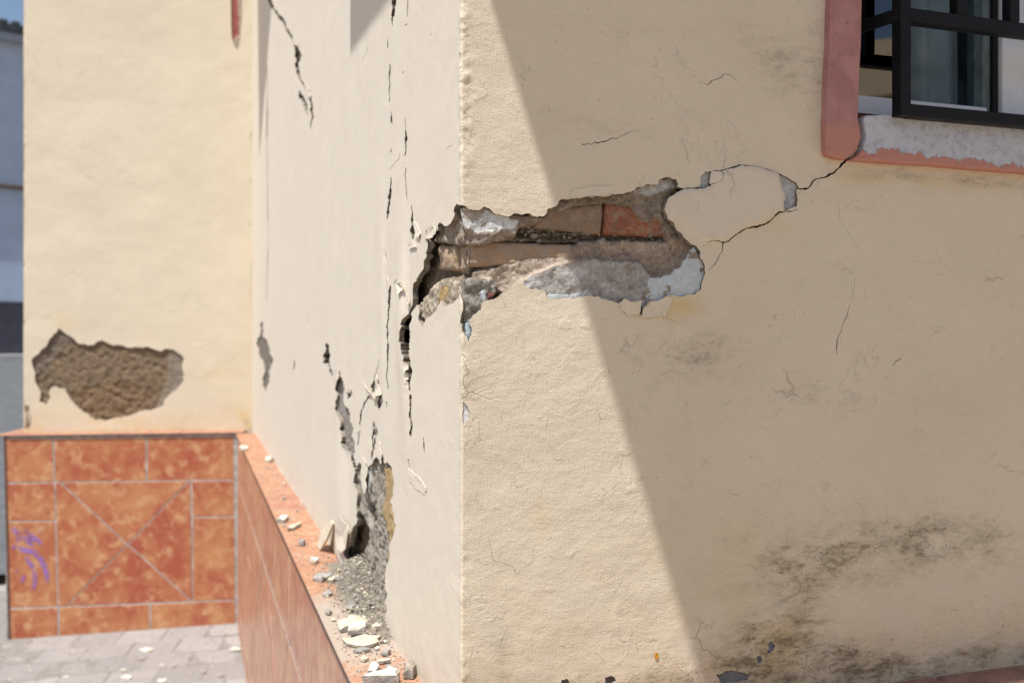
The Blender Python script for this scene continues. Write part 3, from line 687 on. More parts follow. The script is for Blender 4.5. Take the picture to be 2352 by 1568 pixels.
# right face and arris
aa = np.arange(.0, 1.16, .0046); zz = np.arange(LEDGE + .004, .66, .0048)
A, Z = np.meshgrid(aa, zz); pts.append(np.c_[A.ravel(), Z.ravel()] + RNG.uniform(-.0012, .0012, (A.size, 2)))
aa = np.array([-.02, -.0145, -.0105, -.0075, -.0054, -.0036, -.0018, -.0001, .0018, .0036, .0054, .0075, .0105]); zz = np.arange(LEDGE + .003, .60, .0034)
A, Z = np.meshgrid(aa, zz); pts.append(np.c_[A.ravel(), Z.ravel()] + np.c_[RNG.uniform(-.0006, .0006, A.size), RNG.uniform(-.0012, .0012, A.size)])
t_ = .03
while t_ < 5.15:
    d = 1.4 + .9489 * t_; zz = np.arange(LEDGE + .004, 784 / F * d + .1, .0052 * d / 1.4)
    pts.append(np.c_[np.full(len(zz), -t_), zz] + RNG.uniform(-.0015, .0015, (len(zz), 2))); t_ += .009 * (d / 1.4) ** 2
aa = np.arange(-5.2, 2.7, .25); zz = np.arange(.8, 3.2, .3); A, Z = np.meshgrid(aa, zz); Q = np.c_[A.ravel(), Z.ravel()]
Q = Q[(Q[:, 1] > 784 / F * (1.4 + np.where(Q[:, 0] < 0, -Q[:, 0] * .9489, .4)) + .2)]; pts.append(Q)
aa = np.arange(1.2, 2.7, .2); zz = np.arange(-.5, .8, .2); A, Z = np.meshgrid(aa, zz); pts.append(np.c_[A.ravel(), Z.ravel()])
pts = np.vstack(pts)
pts = pts[~((pts[:, 0] > WIN[0]) & (pts[:, 0] < WIN[1]) & (pts[:, 1] > WIN[2]) & (pts[:, 1] < WIN[3]))]
outer = [(-5.235, LEDGE - .02), (0.0, LEDGE - .02), (2.8, LEDGE - .02), (2.8, 3.3), (0.0, 3.3), (-5.235, 3.3)]
wall = skin('plaster_wall', house3, holes, pts, outer, h_house, [M_wall, M_rim, M_rimpaint, M_rimdark], house, at_house)

# ---- what shows behind the lost plaster
def zone(name, f3, s0, s1, z0, z1, ds, dz, regions, parent, seed=0, base=(.02, (.2, .16, .12), 1.0), warp=.005, mat=None, flecks=(), amp=.0035, noisescale=1.0):
    """relief of old mortar: regions = (outline in chart, depth, colour, roughness)"""
    ss = np.arange(s0, s1 + ds * .5, ds); zs = np.arange(z0, z1 + dz * .5, dz); S, Z = np.meshgrid(ss, zs); s = S.ravel(); z = Z.ravel()
    dep = np.full(len(s), base[0]); col = np.tile(np.array(base[1], float), (len(s), 1)); ro = np.full(len(s), base[2])
    ws = s + warp * fbm(s * 55, z * 55, seed + 50, 5, .65); wz = z + warp * fbm(s * 55, z * 55, seed + 60, 5, .65)
    for (poly, d, c, r, *soft) in regions:
        ins = inside(ws, wz, poly)
        if soft:      # fades over a width instead of stepping
            k = np.clip(1 - edge_dist(ws, wz, poly) / soft[0], 0, 1); k[ins] = 1; k = k * k * (3 - 2 * k)
            dep = dep * (1 - k) + d * k
        else: dep[ins] = d
        col[ins] = c; ro[ins] = r
    for (poly, c, thr, sc) in flecks:
        m = inside(ws, wz, poly) & (fbm(s * sc, z * sc * 1.5, seed + 70, 3) > thr); col[m] = c; ro[m] = .55; dep[m] += .0012
    G = dep.reshape(S.shape)
    for _ in range(1):
        Gp = np.pad(G, 1, mode='edge'); G = (Gp[1:-1, 1:-1] * 2 + Gp[:-2, 1:-1] + Gp[2:, 1:-1] + Gp[1:-1, :-2] + Gp[1:-1, 2:]) / 6
    k = noisescale
    dep = G.ravel() + ro * (amp * fbm(s * 70 * k, z * 70 * k, seed + 1, 4, .6) + amp * .9 * np.abs(fbm(s * 28 * k, z * 28 * k, seed + 9, 3))) - ro * amp * .2
    dep = np.maximum(dep, .0018 + .0006 * ro)
    nx = len(ss); i = np.arange(nx - 1); fc = np.concatenate([np.c_[j * nx + i, j * nx + i + 1, (j + 1) * nx + i + 1, (j + 1) * nx + i] for j in range(len(zs) - 1)])
    return mesh(name, f3(s, z, -dep), fc, mat or M_sub, parent, True, attrs={'tint': col, 'rough': ro})
def cp(f, pts): return np.array([house_px(*f(*p)) for p in pts])
Z1 = [
    (cp(cr1, [(180, 880), (300, 800), (340, 560), (560, 560), (560, 880), (470, 870), (400, 880), (330, 960), (285, 1040), (260, 1344), (180, 1344)]), .028, (.23,.19,.145), 1.0),
    (cp(cr1, [(285, 1040), (330, 970), (400, 885), (470, 870), (572, 880), (572, 1210), (325, 1230)]), .0055, (.50, .44, .355), .8, .008),
    (cp(cr1, [(430, 930), (470, 900), (480, 960), (430, 1040), (400, 1040)]), .005, (.46, .33, .17), .5),
    (cp(cr1, [(690, 830), (850, 800), (1000, 750), (1300, 715), (1480, 680), (1560, 740), (1300, 790), (1040, 900), (880, 960), (800, 890)]), .012, (.52, .435, .36), .8, .012),
    (cp(cr1, [(1380, 600), (1600, 590), (1950, 570), (2170, 660), (2230, 800), (2080, 830), (1850, 850), (1800, 770), (1500, 740), (1390, 720)]), .017, (.37, .305, .25), .9, .012),
    (cp(cr1, [(1560, 640), (1900, 610), (2000, 640), (1850, 680), (1600, 690)]), .018, (.45, .365, .30), .7),
    (cp(cr1, [(990, 900), (1080, 840), (1300, 765), (1500, 735), (1800, 760), (1860, 850), (1815, 960), (1850, 1130), (1500, 1060), (1150, 1020), (1040, 950)]), .0062, (.405, .40, .39), .55, .006),
    (cp(cr1, [(1150, 955), (1440, 960), (1480, 1000), (1150, 1010)]), .0045, (.55, .60, .62), .15),
    (cp(cr1, [(1400, 955), (1440, 930), (1480, 980), (1420, 1000)]), .0045, (.55, .60, .62), .15),
    (cp(cr1, [(1815, 955), (1850, 850), (1930, 850), (2010, 830), (2080, 750), (2160, 650), (2250, 800), (2220, 990), (1850, 1040)]), .0042, (.53, .60, .65), .12, .004),
    (cp(cr1, [(560, 890), (700, 868), (800, 868), (822, 950), (760, 1000), (740, 1060), (660, 1120), (650, 1200), (570, 1200)]), .0058, (.36, .345, .315), 1.1, .006),
    (cp(cr1, [(722, 940), (755, 935), (765, 1010), (722, 1025)]), .004, (.5, .56, .6), .2),
    (cp(cr1, [(600, 1180), (650, 1120), (660, 1240), (625, 1310), (600, 1260)]), .0035, (.42, .53, .60), .2),
    (cp(cr1, [(765, 955), (815, 960), (815, 1000), (770, 1015)]), .0045, (.25, .12, .11), .3),
    (cp(cr1, [(1553, 345), (1592, 345), (1590, 565), (1553, 565)]), .05, (.10, .08, .06), .8),
    (cp(cr1, [(1000, 500), (1110, 512), (1560, 552), (1560, 590), (1300, 585), (1000, 560)]), .036, (.22, .18, .14), 1.3, .005),
    (cp(cr1, [(1580, 552), (2010, 572), (2000, 600), (1580, 585)]), .036, (.24, .2, .155), 1.2, .004),
    (cp(cr1, [(480, 606), (700, 628), (1000, 610), (1390, 615), (1390, 632), (900, 634), (500, 636)]), .045, (.12, .095, .07), .8),
    (cp(cr1, [(1300, 650), (1400, 640), (1420, 720), (1330, 740)]), .0145, (.36, .29, .235), 1.2),
    (cp(cr1, [(555, 800), (570, 700), (600, 680), (640, 700), (660, 780), (640, 830)]), .009, (.50, .42, .34), 1.2, .004),
    (cp(cr1, [(1745, 372), (1880, 360), (1900, 430), (1870, 475), (1815, 460)]), .0125, (.36, .30, .25), 1.0, .003),
    (cp(cr1, [(1140, 470), (1250, 400), (1270, 345), (1180, 380)]), .0135, (.36, .30, .24), 1.0, .004),
    # lump of render hanging under the plaster edge
    (cp(cr1, [(548, 440), (570, 380), (740, 370), (900, 440), (1060, 425), (1130, 445), (1060, 490), (985, 500), (960, 560), (880, 600), (700, 640), (520, 640), (400, 610), (340, 590), (440, 520)]), .0085, (.37, .315, .26), 1.1, .005),
    (cp(cr1, [(565, 400), (600, 385), (740, 385), (870, 440), (980, 470), (940, 530), (830, 540), (700, 560), (610, 520), (570, 450)]), .0046, (.66, .69, .71), .38, .010),
    (cp(cr1, [(1245, 330), (1500, 300), (1700, 280), (1900, 225), (2050, 190), (2080, 260), (1960, 330), (1880, 370), (1700, 350), (1560, 345), (1400, 350), (1250, 400)]), .0135, (.32, .275, .225), .9, .008),
    (cp(cr1, [(1740, 260), (1900, 200), (2045, 180), (2040, 245), (1960, 270), (1890, 300), (1800, 295)]), .008, (.50, .50, .50), .5, .008),
    (cp(cr1, [(1870, 330), (1985, 310), (1950, 420), (2010, 490), (2130, 640), (2010, 580), (1960, 460), (1880, 410)]), .0135, (.33, .28, .23), .9, .008),
]
q0 = house_px(*cr1(150, 0)); q1 = house_px(*cr1(2300, 1344))
core = zone('mortar', house3, q0[0] - .02, .425, -.26, .262, .0021, .0021, Z1, wall, 3, base=(.027, (.30, .25, .20), 1.0), amp=.0058, flecks=[(cp(cr1, [(1815, 955), (1850, 850), (2080, 750), (2160, 650), (2250, 800), (2220, 990), (1850, 1040)]), (.34, .28, .22), .36, 70), (cp(cr1, [(990, 900), (1300, 765), (1860, 760), (1850, 1130), (1150, 1020)]), (.33, .29, .25), .40, 55), (cp(cr1, [(990, 900), (1300, 765), (1860, 760), (1850, 1130), (1150, 1020)]), (.50, .51, .52), .30, 38), (cp(cr1, [(560, 390), (980, 380), (980, 540), (600, 560)]), (.44, .40, .35), .22, 50)])
# left face: strip and hollow above the plinth
def hz(name, pts_px, margin, regions, base, ds, dz, seed, **k):
    P = np.array([house_px(*p) for p in pts_px]); lo = P.min(0) - margin; hi = P.max(0) + margin
    return zone(name, house3, lo[0], hi[0], lo[1], hi[1], ds, dz, regions, wall, seed, base=base, **k)
ZE = [(cp(cr4, [(760, 600), (840, 520), (880, 600), (860, 700), (840, 800), (760, 800)]), .034, (.20, .155, .115), 1.3, .02),
      (cp(cr4, [(1000, 190), (1080, 180), (1080, 420), (1060, 660), (1040, 850), (1012, 840), (1030, 620), (985, 470), (1010, 330)]), .0035, (.42, .31, .17), .4),
      (cp(cr4, [(850, 200), (880, 140), (920, 180), (915, 300), (890, 390), (860, 330)]), .003, (.50, .51, .51), .2),
      (cp(cr4, [(890, 440), (930, 430), (940, 520), (900, 540)]), .016, (.16, .13, .10), 1.2, .01)]
zone('mortar', house3, house_px(*cr4(742, 700))[0], house_px(*cr4(1090, 700))[0], LEDGE - .01, house_px(*cr4(900, 60))[1], .006, .0032, ZE, wall, 7, base=(.0085, (.37, .34, .295), 1.1), amp=.007, noisescale=1.0)
hz('mortar', mp(cr3, [(605, 560), (830, 1330)]), .02, [(cp(cr3, [(600, 570), (660, 570), (660, 715), (600, 715)]), .02, (.10, .10, .10), .6)], (.006, (.30, .28, .26), .8), .010, .004, 11)
hz('mortar', mp(cr3, [(835, 790), (1000, 1260)]), .01, [], (.005, (.34, .32, .30), .8), .006, .004, 12, amp=.002)
hz('mortar', mp(cr3, [(200, 430), (285, 900)]), .02, [], (.006, (.22, .20, .175), .9), .03, .008, 13, amp=.003)
hz('mortar', mp(cr2, [(280, -20), (560, 820)]), .02, [], (.012, (.27, .225, .175), .9), .02, .008, 14)
hz('mortar', [(735, -30), (1040, 392)], .0, [], (.017, (.30, .25, .195), .8), .012, .006, 17)
hz('mortar', [(860, 900), (985, 1020)], .0, [], (.016, (.30, .25, .195), .8), .008, .006, 18)
hz('mortar', mp(cr3, [(1236, 1160), (1258, 1275)]), .004, [], (.0035, (.42, .30, .14), .4), .004, .004, 16, amp=.001)
for k, (pp, c, dd) in enumerate([([(610, 140), (621, 706)], (.36, .31, .24), .004), ([(1607, 390), (1704, 430)], (.50, .54, .56), .005), ([(1788, 394), (1838, 488)], (.48, .51, .53), .0055), ([(1755, 1468), (1780, 1508)], (.20, .22, .26), .0026),
                        ([(1728, 1502), (1752, 1528)], (.17, .18, .20), .0026), ([(1632, 1536), (1724, 1574)], (.21, .215, .225), .0026), ([(1280, 1552), (1308, 1574)], (.14, .125, .11), .003), ([(1378, 1544), (1420, 1574)], (.15, .135, .12), .003),
                        ([(1061, 918), (1082, 976)], (.72, .73, .76), .0024)]):
    hz('paint_undercoat', pp, .004, [], (dd, c, .5), .003, .003, 20 + k, amp=.0012)
zone('paint_undercoat', house3, -.012, .018, .213, .40, .003, .004, [], wall, 31, base=(.0028, (.50, .44, .36), .4), amp=.0008)

# ---- bricks
def brick(quad, depth, mat, tilt=0.0, seed=0, thick=.07, rough=.002):
    """quad: picture points TL, TR, BR, BL of the face"""
    q = np.array([house_px(*p) for p in quad]); nu, nv = 30, 12
    u, v = np.meshgrid(np.linspace(0, 1, nu), np.linspace(0, 1, nv)); u = u.ravel(); v = v.ravel()
    P = (q[0] * (1 - u)[:, None] + q[1] * u[:, None]) * (1 - v)[:, None] + (q[3] * (1 - u)[:, None] + q[2] * u[:, None]) * v[:, None]
    e = np.minimum(np.minimum(u, 1 - u) * abs(q[1, 0] - q[0, 0]), np.minimum(v, 1 - v) * abs(q[0, 1] - q[3, 1]))
    rnd = np.clip(1 - e / .004, 0, 1) ** 2 * .003 + np.clip(1 - e / .014, 0, 1) * .004 * np.clip(fbm(P[:, 0] * 60, P[:, 1] * 60, seed + 3, 2) + .2, 0, 1)
    h = -depth - rnd + rough * fbm(P[:, 0] * 50, P[:, 1] * 50, seed, 4) + tilt * (v - .5)
    P = P + .0012 * np.c_[vnoise(P[:, 0] * 90, P[:, 1] * 90, seed + 7), vnoise(P[:, 0] * 90, P[:, 1] * 90, seed + 8)]
    V = house3(P[:, 0], P[:, 1], h).tolist(); fc = [(j * nu + i, j * nu + i + 1, (j + 1) * nu + i + 1, (j + 1) * nu + i) for j in range(nv - 1) for i in range(nu - 1)]
    ring = [i for i in range(nu)] + [j * nu + nu - 1 for j in range(1, nv)] + [(nv - 1) * nu + i for i in range(nu - 2, -1, -1)] + [j * nu for j in range(nv - 2, 0, -1)]
    B = house3(P[ring, 0], P[ring, 1], np.full(len(ring), -depth - thick)); k = len(V); V += B.tolist(); n = len(ring)
    for i in range(n): fc.append((ring[i], k + i, k + (i + 1) % n, ring[(i + 1) % n]))
    o = fix_normals(mesh('brick', V, fc, mat, wall, True)); return o
brick(mp(cr1, [(1150, 395), (1562, 350), (1556, 556), (1100, 515)]), .0155, M_brick1, -.003, 1)
tag(brick(mp(cr1, [(1586, 352), (1990, 360), (2012, 575), (1580, 556)]), .0175, M_brick2, -.002, 2), 'reddest of the exposed bricks')
brick(mp(cr1, [(500, 632), (1382, 628), (1384, 745), (512, 828)]), .0155, M_brick3, .004, 3, rough=.003)
brick(mp(cr1, [(385, 640), (488, 640), (486, 815), (372, 800)]), .012, M_brick3, .0, 4, rough=.003)
# loose grit in the open bed joint
def rock(rng, size, flat=.6, sub=1):
    bm = bmesh.new(); bmesh.ops.create_icosphere(bm, subdivisions=sub, radius=1.0)
    V = np.array([v.co for v in bm.verts]); fc = [[v.index for v in f.verts] for f in bm.faces]; bm.free()
    k = rng.uniform(.72, 1.22, len(V)); V = V * k[:, None] * np.array([rng.uniform(.8, 1.3), rng.uniform(.7, 1.0), flat * rng.uniform(.7, 1.2)]) * size
    a = rng.uniform(0, 6.28); R = np.array([[math.cos(a), -math.sin(a), 0], [math.sin(a), math.cos(a), 0], [0, 0, 1]])
    return V @ R.T, fc
def stones(name, centers, sizes, mats, parent=None, flat=.7, seed=5, sub=1):
    rng = np.random.default_rng(seed); V, Fc, mi = [], [], []
    for c, sz in zip(centers, sizes):
        v, f = rock(rng, sz, flat, sub); k = len(V); V += (v + c).tolist(); Fc += [[i + k for i in q] for q in f]; m = rng.integers(len(mats)); mi += [m] * len(f)
    return mesh(name, V, Fc, mats, parent, False, mi)
cc, sz = [], []
for _ in range(260):
    x = RNG.uniform(880, 2050); y = 545 + RNG.normal(0, 26) + (x - 1400) * .03 + 10
    if x > 1500: y += RNG.uniform(0, 110)
    s_, z_ = house_px(*cr1(x, y)); cc.append(house3([s_], [z_], [-.0235 + RNG.uniform(-.004, .003)])[0]); sz.append(RNG.choice([.0011, .002, .0034, .006], p=[.5, .28, .16, .06]))
tag(stones('grit', cc, sz, [simple('bed_grit', (.25, .21, .17, 1), .95), M_crumbT, simple('dark_grit', (.16, .14, .125, 1), .9)], wall, .9), kind='stuff')

# ---- lifted flakes of paint and render (picture point + lift in mm)
def flake(name, pts, mat, thick=.0011, rimmat=None, label=None):
    q = np.array([house_px(u, v) for u, v, h in pts]); H = np.array([(h * .6 if h > 5 else h) * .001 for *_, h in pts]) * .75 + h_house(q[:, 0], q[:, 1]); n = len(q)
    c = q.mean(0); hc = H.mean() * .8
    V = np.vstack([house3(q[:, 0], q[:, 1], H), house3([c[0]], [c[1]], [hc]), house3(q[:, 0], q[:, 1], H - thick), house3([c[0]], [c[1]], [hc - thick])])
    fc = [(i, (i + 1) % n, n) for i in range(n)] + [(n + 1 + (i + 1) % n, n + 1 + i, 2 * n + 1) for i in range(n)] + [(i, n + 1 + i, n + 1 + (i + 1) % n, (i + 1) % n) for i in range(n)]
    uv = [tuple(p) for p in q] + [tuple(c)] + [tuple(p) for p in q] + [tuple(c)]
    z0 = np.zeros(len(V))
    return fix_normals(mesh(name, V, fc, mat, wall, False, uv=uv, attrs={'grime': z0, 'yellow': z0, 'pale': z0 + (.8 if c[0] < 0 else 0)}))
def J2(pts, seed):      # jagged outline that keeps the lift values
    r = random.Random(seed); out = []
    for a, b in zip(pts, pts[1:] + pts[:1]):
        out.append(a); L = math.hypot(b[0] - a[0], b[1] - a[1])
        if L > 6:
            for m in (.33, .66): k = r.uniform(-.1, .1) * L; out.append((a[0] + (b[0] - a[0]) * m - (b[1] - a[1]) / L * k, a[1] + (b[1] - a[1]) * m + (b[0] - a[0]) / L * k, a[2] + (b[2] - a[2]) * m))
    return out
FL = [[(*cr1(1315, 285), 2), (*cr1(1345, 262), 2.5), (*cr1(1460, 245), 2.5), (*cr1(1585, 238), 3), (*cr1(1598, 292), 3), (*cr1(1500, 312), 3), (*cr1(1400, 318), 2.5), (*cr1(1325, 330), 2)],
      [(*cr3(690, 870), 3), (*cr3(672, 790), 4), (*cr3(700, 740), 5), (*cr3(722, 745), 8), (*cr3(728, 790), 14), (*cr3(706, 830), 10)],
      [(*cr3(880, 822), 12), (*cr3(905, 870), 14), (*cr3(940, 925), 9), (*cr3(905, 905), 5), (*cr3(890, 870), 4)],
      [(*cr3(955, 780), 4), (*cr3(975, 860), 6), (*cr3(998, 905), 12), (*cr3(965, 915), 14), (*cr3(938, 928), 13), (*cr3(948, 860), 6)],
      [(*cr3(1030, 170), 8), (*cr3(1045, 215), 3), (*cr3(1036, 240), 3), (*cr3(1020, 200), 7)],
      [(*cr3(1165, 280), 9), (*cr3(1172, 330), 10), (*cr3(1160, 355), 11), (*cr3(1156, 320), 8)],
      [(*cr3(1090, 210), 4), (*cr3(1140, 200), 4), (*cr3(1150, 250), 5), (*cr3(1125, 280), 5), (*cr3(1115, 240), 4)],
      [(*cr3(905, 1180), 3), (*cr3(925, 1120), 3), (*cr3(930, 1080), 5), (*cr3(926, 1230), 9), (*cr3(918, 1290), 8), (*cr3(900, 1240), 5)],
      [(*cr3(970, 1200), 3), (*cr3(985, 1260), 5), (*cr3(978, 1320), 9), (*cr3(966, 1250), 6)],
      [(*cr3(860, 1300), 2), (*cr3(885, 1330), 4), (*cr3(895, 1400), 8), (*cr3(880, 1530), 9), (*cr3(860, 1490), 7), (*cr3(850, 1400), 4)],
      [(*cr4(770, 500), 16), (*cr4(805, 585), 18), (*cr4(792, 650), 20), (*cr4(768, 735), 20), (*cr4(745, 690), 14), (*cr4(735, 600), 12)],
      [(*cr3(1145, 1370), 1.2), (*cr3(1165, 1380), 1.2), (*cr3(1225, 1440), 1.2), (*cr3(1256, 1490), 1.2), (*cr3(1250, 1535), 1.2), (*cr3(1200, 1500), 1.2), (*cr3(1150, 1450), 1.2)],
      [(*cr1(240, 640), 5), (*cr1(262, 600), 3), (*cr1(290, 650), 3), (*cr1(255, 660), 7)],
      [(*cr1(275, 480), 2), (*cr1(320, 560), 3), (*cr1(310, 600), 6), (*cr1(285, 570), 4)],
      [(*cr1(345, 600), 2), (*cr1(365, 520), 3), (*cr1(405, 505), 5), (*cr1(425, 545), 7), (*cr1(400, 590), 6)],
      [(*cr1(1640, 1035), 3.5), (*cr1(1670, 1000), 4.5), (*cr1(1720, 1022), 5), (*cr1(1790, 1015), 6), (*cr1(1770, 1110), 3), (*cr1(1700, 1110), 2), (*cr1(1660, 1080), 2)],
      [(*cr1(1802, 1065), 5), (*cr1(1850, 1018), 6), (*cr1(1960, 982), 5), (*cr1(2000, 1000), 3), (*cr1(1950, 1120), 2), (*cr1(1785, 1125), 3)],
      [(*cr3(760, 880), 3), (*cr3(785, 860), 5), (*cr3(798, 870), 9), (*cr3(785, 900), 6)],
      [(*cr2(505, 500), 4), (*cr2(545, 560), 5), (*cr2(550, 620), 9), (*cr2(530, 600), 7)],
      [(*cr2(440, 240), 4), (*cr2(470, 250), 8), (*cr2(478, 290), 9), (*cr2(450, 280), 5)]]
for k, p in enumerate(FL): flake('paint_flake', J2(p, 900 + k), M_wall)
# orange fleck of old paint near the foot
flake('paint_fleck', [(1499, 1500, .8 + 1.5), (1503, 1497, 2.3), (1507, 1503, 2.3), (1505, 1511, 2.3), (1500, 1511, 2.3), (1498, 1506, 2.3)], simple('orange_paint', (.60, .27, .02, 1), .6))

# ---- solid core behind the skin
join_boxes('wall_core', [(left3, .075, 5.6, -1.9, 3.28, -.35, -.072), (right3, .08, WIN[0] - .002, -1.9, 3.27, -.33, -.0725),
    (right3, WIN[0] - .001, WIN[1], -1.9, WIN[2] - .004, -.30, -.073), (right3, WIN[0] - .001, WIN[1], WIN[3] + .002, 3.26, -.30, -.073), (right3, WIN[1] + .001, 2.79, -1.9, 3.27, -.33, -.0725)], M_core, house)
# balcony slab overhead: its edges throw the shadow on both faces
ZS = 1.80; PR = .07 + (ZS - LEDGE) * .24
def ww(t): return .391 - .0255 * t
slab = []
for t_, wd in ((.78, None), (-PR, None)): pass
tops = [C0 + .78 * dL - .02 * nL, C0 + .78 * dL + ww(.78) * nL, C0 - PR * dL + ww(-PR) * nL, C0 - PR * dL - 3.4 * nL, C0 - .02 * nR - 3.4 * nL, C0 + .02 * dL - .02 * nL]
V = [(p[0], p[1], CAMZ + ZS) for p in tops] + [(p[0], p[1], CAMZ + ZS + .14) for p in tops]; n = len(tops)
fix_normals(mesh('balcony_slab', V, [tuple(range(n)), tuple(range(n, 2 * n))] + [(i, (i + 1) % n, n + (i + 1) % n, n + i) for i in range(n)], M_concrete, house))
box('roof_slab', left3, -.3, 6.0, 3.3, 3.45, -3.2, .06, M_concrete, house)
k_ = 1.3
def up(t, z): p = C0 + (t - .24 * k_) * dL + .342 * k_ * nL; return (p[0], p[1], CAMZ + z + k_)
tri = [(4.5, 1.07), (3.55, 1.70), (2.9, 2.13), (4.68, 2.13)]  # unseen board added overhead, outline projected sunward from the wanted shadow
V = [up(*p) for p in tri]; V2 = [(x - .02 * nL[0], y - .02 * nL[1], z) for x, y, z in V]
fix_normals(mesh('shadow_board', V + V2, [(0, 1, 2, 3), (7, 6, 5, 4)] + [(i, (i + 1) % 4, 4 + (i + 1) % 4, 4 + i) for i in range(4)], M_concrete, house))
box('shadow_board_bracket', left3, 2.7, 4.25, CAMZ * 0 + 3.38, 3.425, -.02, .46, M_concrete, house)  # added to carry the unseen shadow-casting board

# ------------------------------------------------------------------ return wall (alcove at the left)
patch_B = mp(cr5, [(240, 115), (290, 150), (330, 180), (380, 185), (420, 165), (500, 185), (540, 195), (600, 190), (660, 210), (690, 200), (745, 225), (755, 240), (745, 270), (755, 300), (740, 345), (700, 380), (670, 430),
    (600, 450), (520, 475), (480, 480), (430, 495), (390, 490), (360, 465), (310, 430), (280, 390), (270, 365), (215, 355), (200, 375), (205, 400), (190, 430), (160, 415), (168, 375), (145, 300), (130, 250), (160, 220), (190, 190), (215, 150)])
hB = [Hole(patch_B, .016, back_px, .13, 2, 5), Hole(mp(cr5, [(100, 430), (118, 432), (124, 470), (120, 525), (105, 525), (108, 470)]), .02, back_px, .1, 1, 6),
      Hole(mp(cr8, []) or [(531, -60), (557, -60), (556, 40), (552, 90), (545, 116), (536, 100), (531, 60)], .012, back_px, .05, 1, 7)]
BL = back_px(55, 990)[0]
def h_back(s, z): return .006 * fbm(s * 2.2, z * 2.6, 71, 3) + .0008 * fbm(s * 12, z * 14, 75, 4) - .004 * np.clip(1 - s / .12, 0, 1) ** 2 * 0
def at_back(s, z):
    g = .10 * np.exp(-(z - LEDGE) / .2); y = .75 * np.exp(-(z - LEDGE) / .16) * np.clip(.4 + 1.2 * fbm(s * 5, z * 5, 81, 3), 0, 1)
    y += .30 * np.exp(-s / .12) * np.exp(-(z - LEDGE) / 1.6)
    for (u, v, ru, rv, am) in [(560, 960, 14, 26, .9), (145, 735, 30, 18, .4), (280, 715, 6, 10, .35), (480, 860, 60, 20, .3), (350, 960, 120, 14, .3)]: y += blob(s, z, back_px, u, v, ru, rv, am)
    g += blob(s, z, back_px, 565, 965, 8, 14, .8)
    return {'grime': g, 'yellow': np.clip(y, 0, .85), 'pale': 0 * s}
ss = np.arange(.01, BL, .016); zs = np.arange(LEDGE, 2.3, .016); S, Z = np.meshgrid(ss, zs); P = np.c_[S.ravel(), Z.ravel()] + RNG.uniform(-.004, .004, (S.size, 2))
P = P[(P[:, 0] < BL - .004) & (P[:, 1] > LEDGE + .004)]
zz = np.arange(LEDGE, 2.3, .022)
edge_l = [(BL + .004 * float(fbm(np.array([z * 9]), np.array([2.]), 91, 3)[0]), z) for z in zz]
outB = [(-.01, LEDGE - .02)] + [(BL, LEDGE - .02)] + edge_l + [(BL, 3.3), (-.01, 3.3)]
ret = skin('return_wall', back3, hB, P, outB, h_back, [M_back, M_rim, M_rimpaint], house, at_back, .05)
b0 = np.array([back_px(*p) for p in patch_B])
zone('render_coat', back3, b0[:, 0].min() - .03, b0[:, 0].max() + .03, b0[:, 1].min() - .03, b0[:, 1].max() + .03, .008, .008, [(mp(lambda *p: back_px(*cr5(*p)), [(690, 190), (770, 220), (770, 320), (700, 420), (640, 440), (690, 330)]), .009, (.27, .235, .19), 1.0), (mp(lambda *p: back_px(*cr5(*p)), [(120, 260), (150, 190), (235, 105), (300, 160), (230, 230), (170, 330)]), .010, (.21, .175, .135), 1.6), (mp(lambda *p: back_px(*cr5(*p)), [(280, 380), (480, 330), (640, 380), (600, 460), (430, 500), (330, 450)]), .016, (.25, .17, .10), 1.9)], ret, 41, base=(.013, (.235, .175, .115), 1.6), amp=.0055, noisescale=.7)
pc = [back_px(*p) for p in [(525, -70), (562, 122)]]
zone('old_paint_and_shade', back3, pc[1][0], pc[0][0], pc[1][1], pc[0][1], .008, .01, [(np.array([back_px(*p) for p in [(546, -80), (570, -80), (570, 130), (530, 130), (536, 92), (548, 80)]]), .006, (.40, .34, .27), .5)], ret, 43, base=(.010, (.33, .11, .105), .5), amp=.002)  # old red paint; tan-grey right half is a shadow painted in
join_boxes('wall_core', [(back3, -.3, BL - .06, -1.9, 3.28, -.5, -.052), (back3, BL - .062, BL - .004, LEDGE, 3.27, -4.5, -.0505)], M_core, house)
box('side_wall', back3, BL - .03, BL - .0035, LEDGE - .01, 3.29, -4.4, -.012, M_back, house)

# ------------------------------------------------------------------ tiled plinth
WL = .105
def pxB(x, y): return on_plane(*cr5(x, y), J, dB, nB, .15)
print('BL', BL, pxB(22, 570), pxB(45, 1400), pxB(5,565))
pl = empty('plinth', (CX - .8, CY + 2, -.02), parent=house)
CAPT = .014; ZT = LEDGE - CAPT          # underside of the cap tiles
Bx = back3; hBf = .15                    # plinth of the return wall stands out further
def lt(t, z, h): return left3(t, z, h)
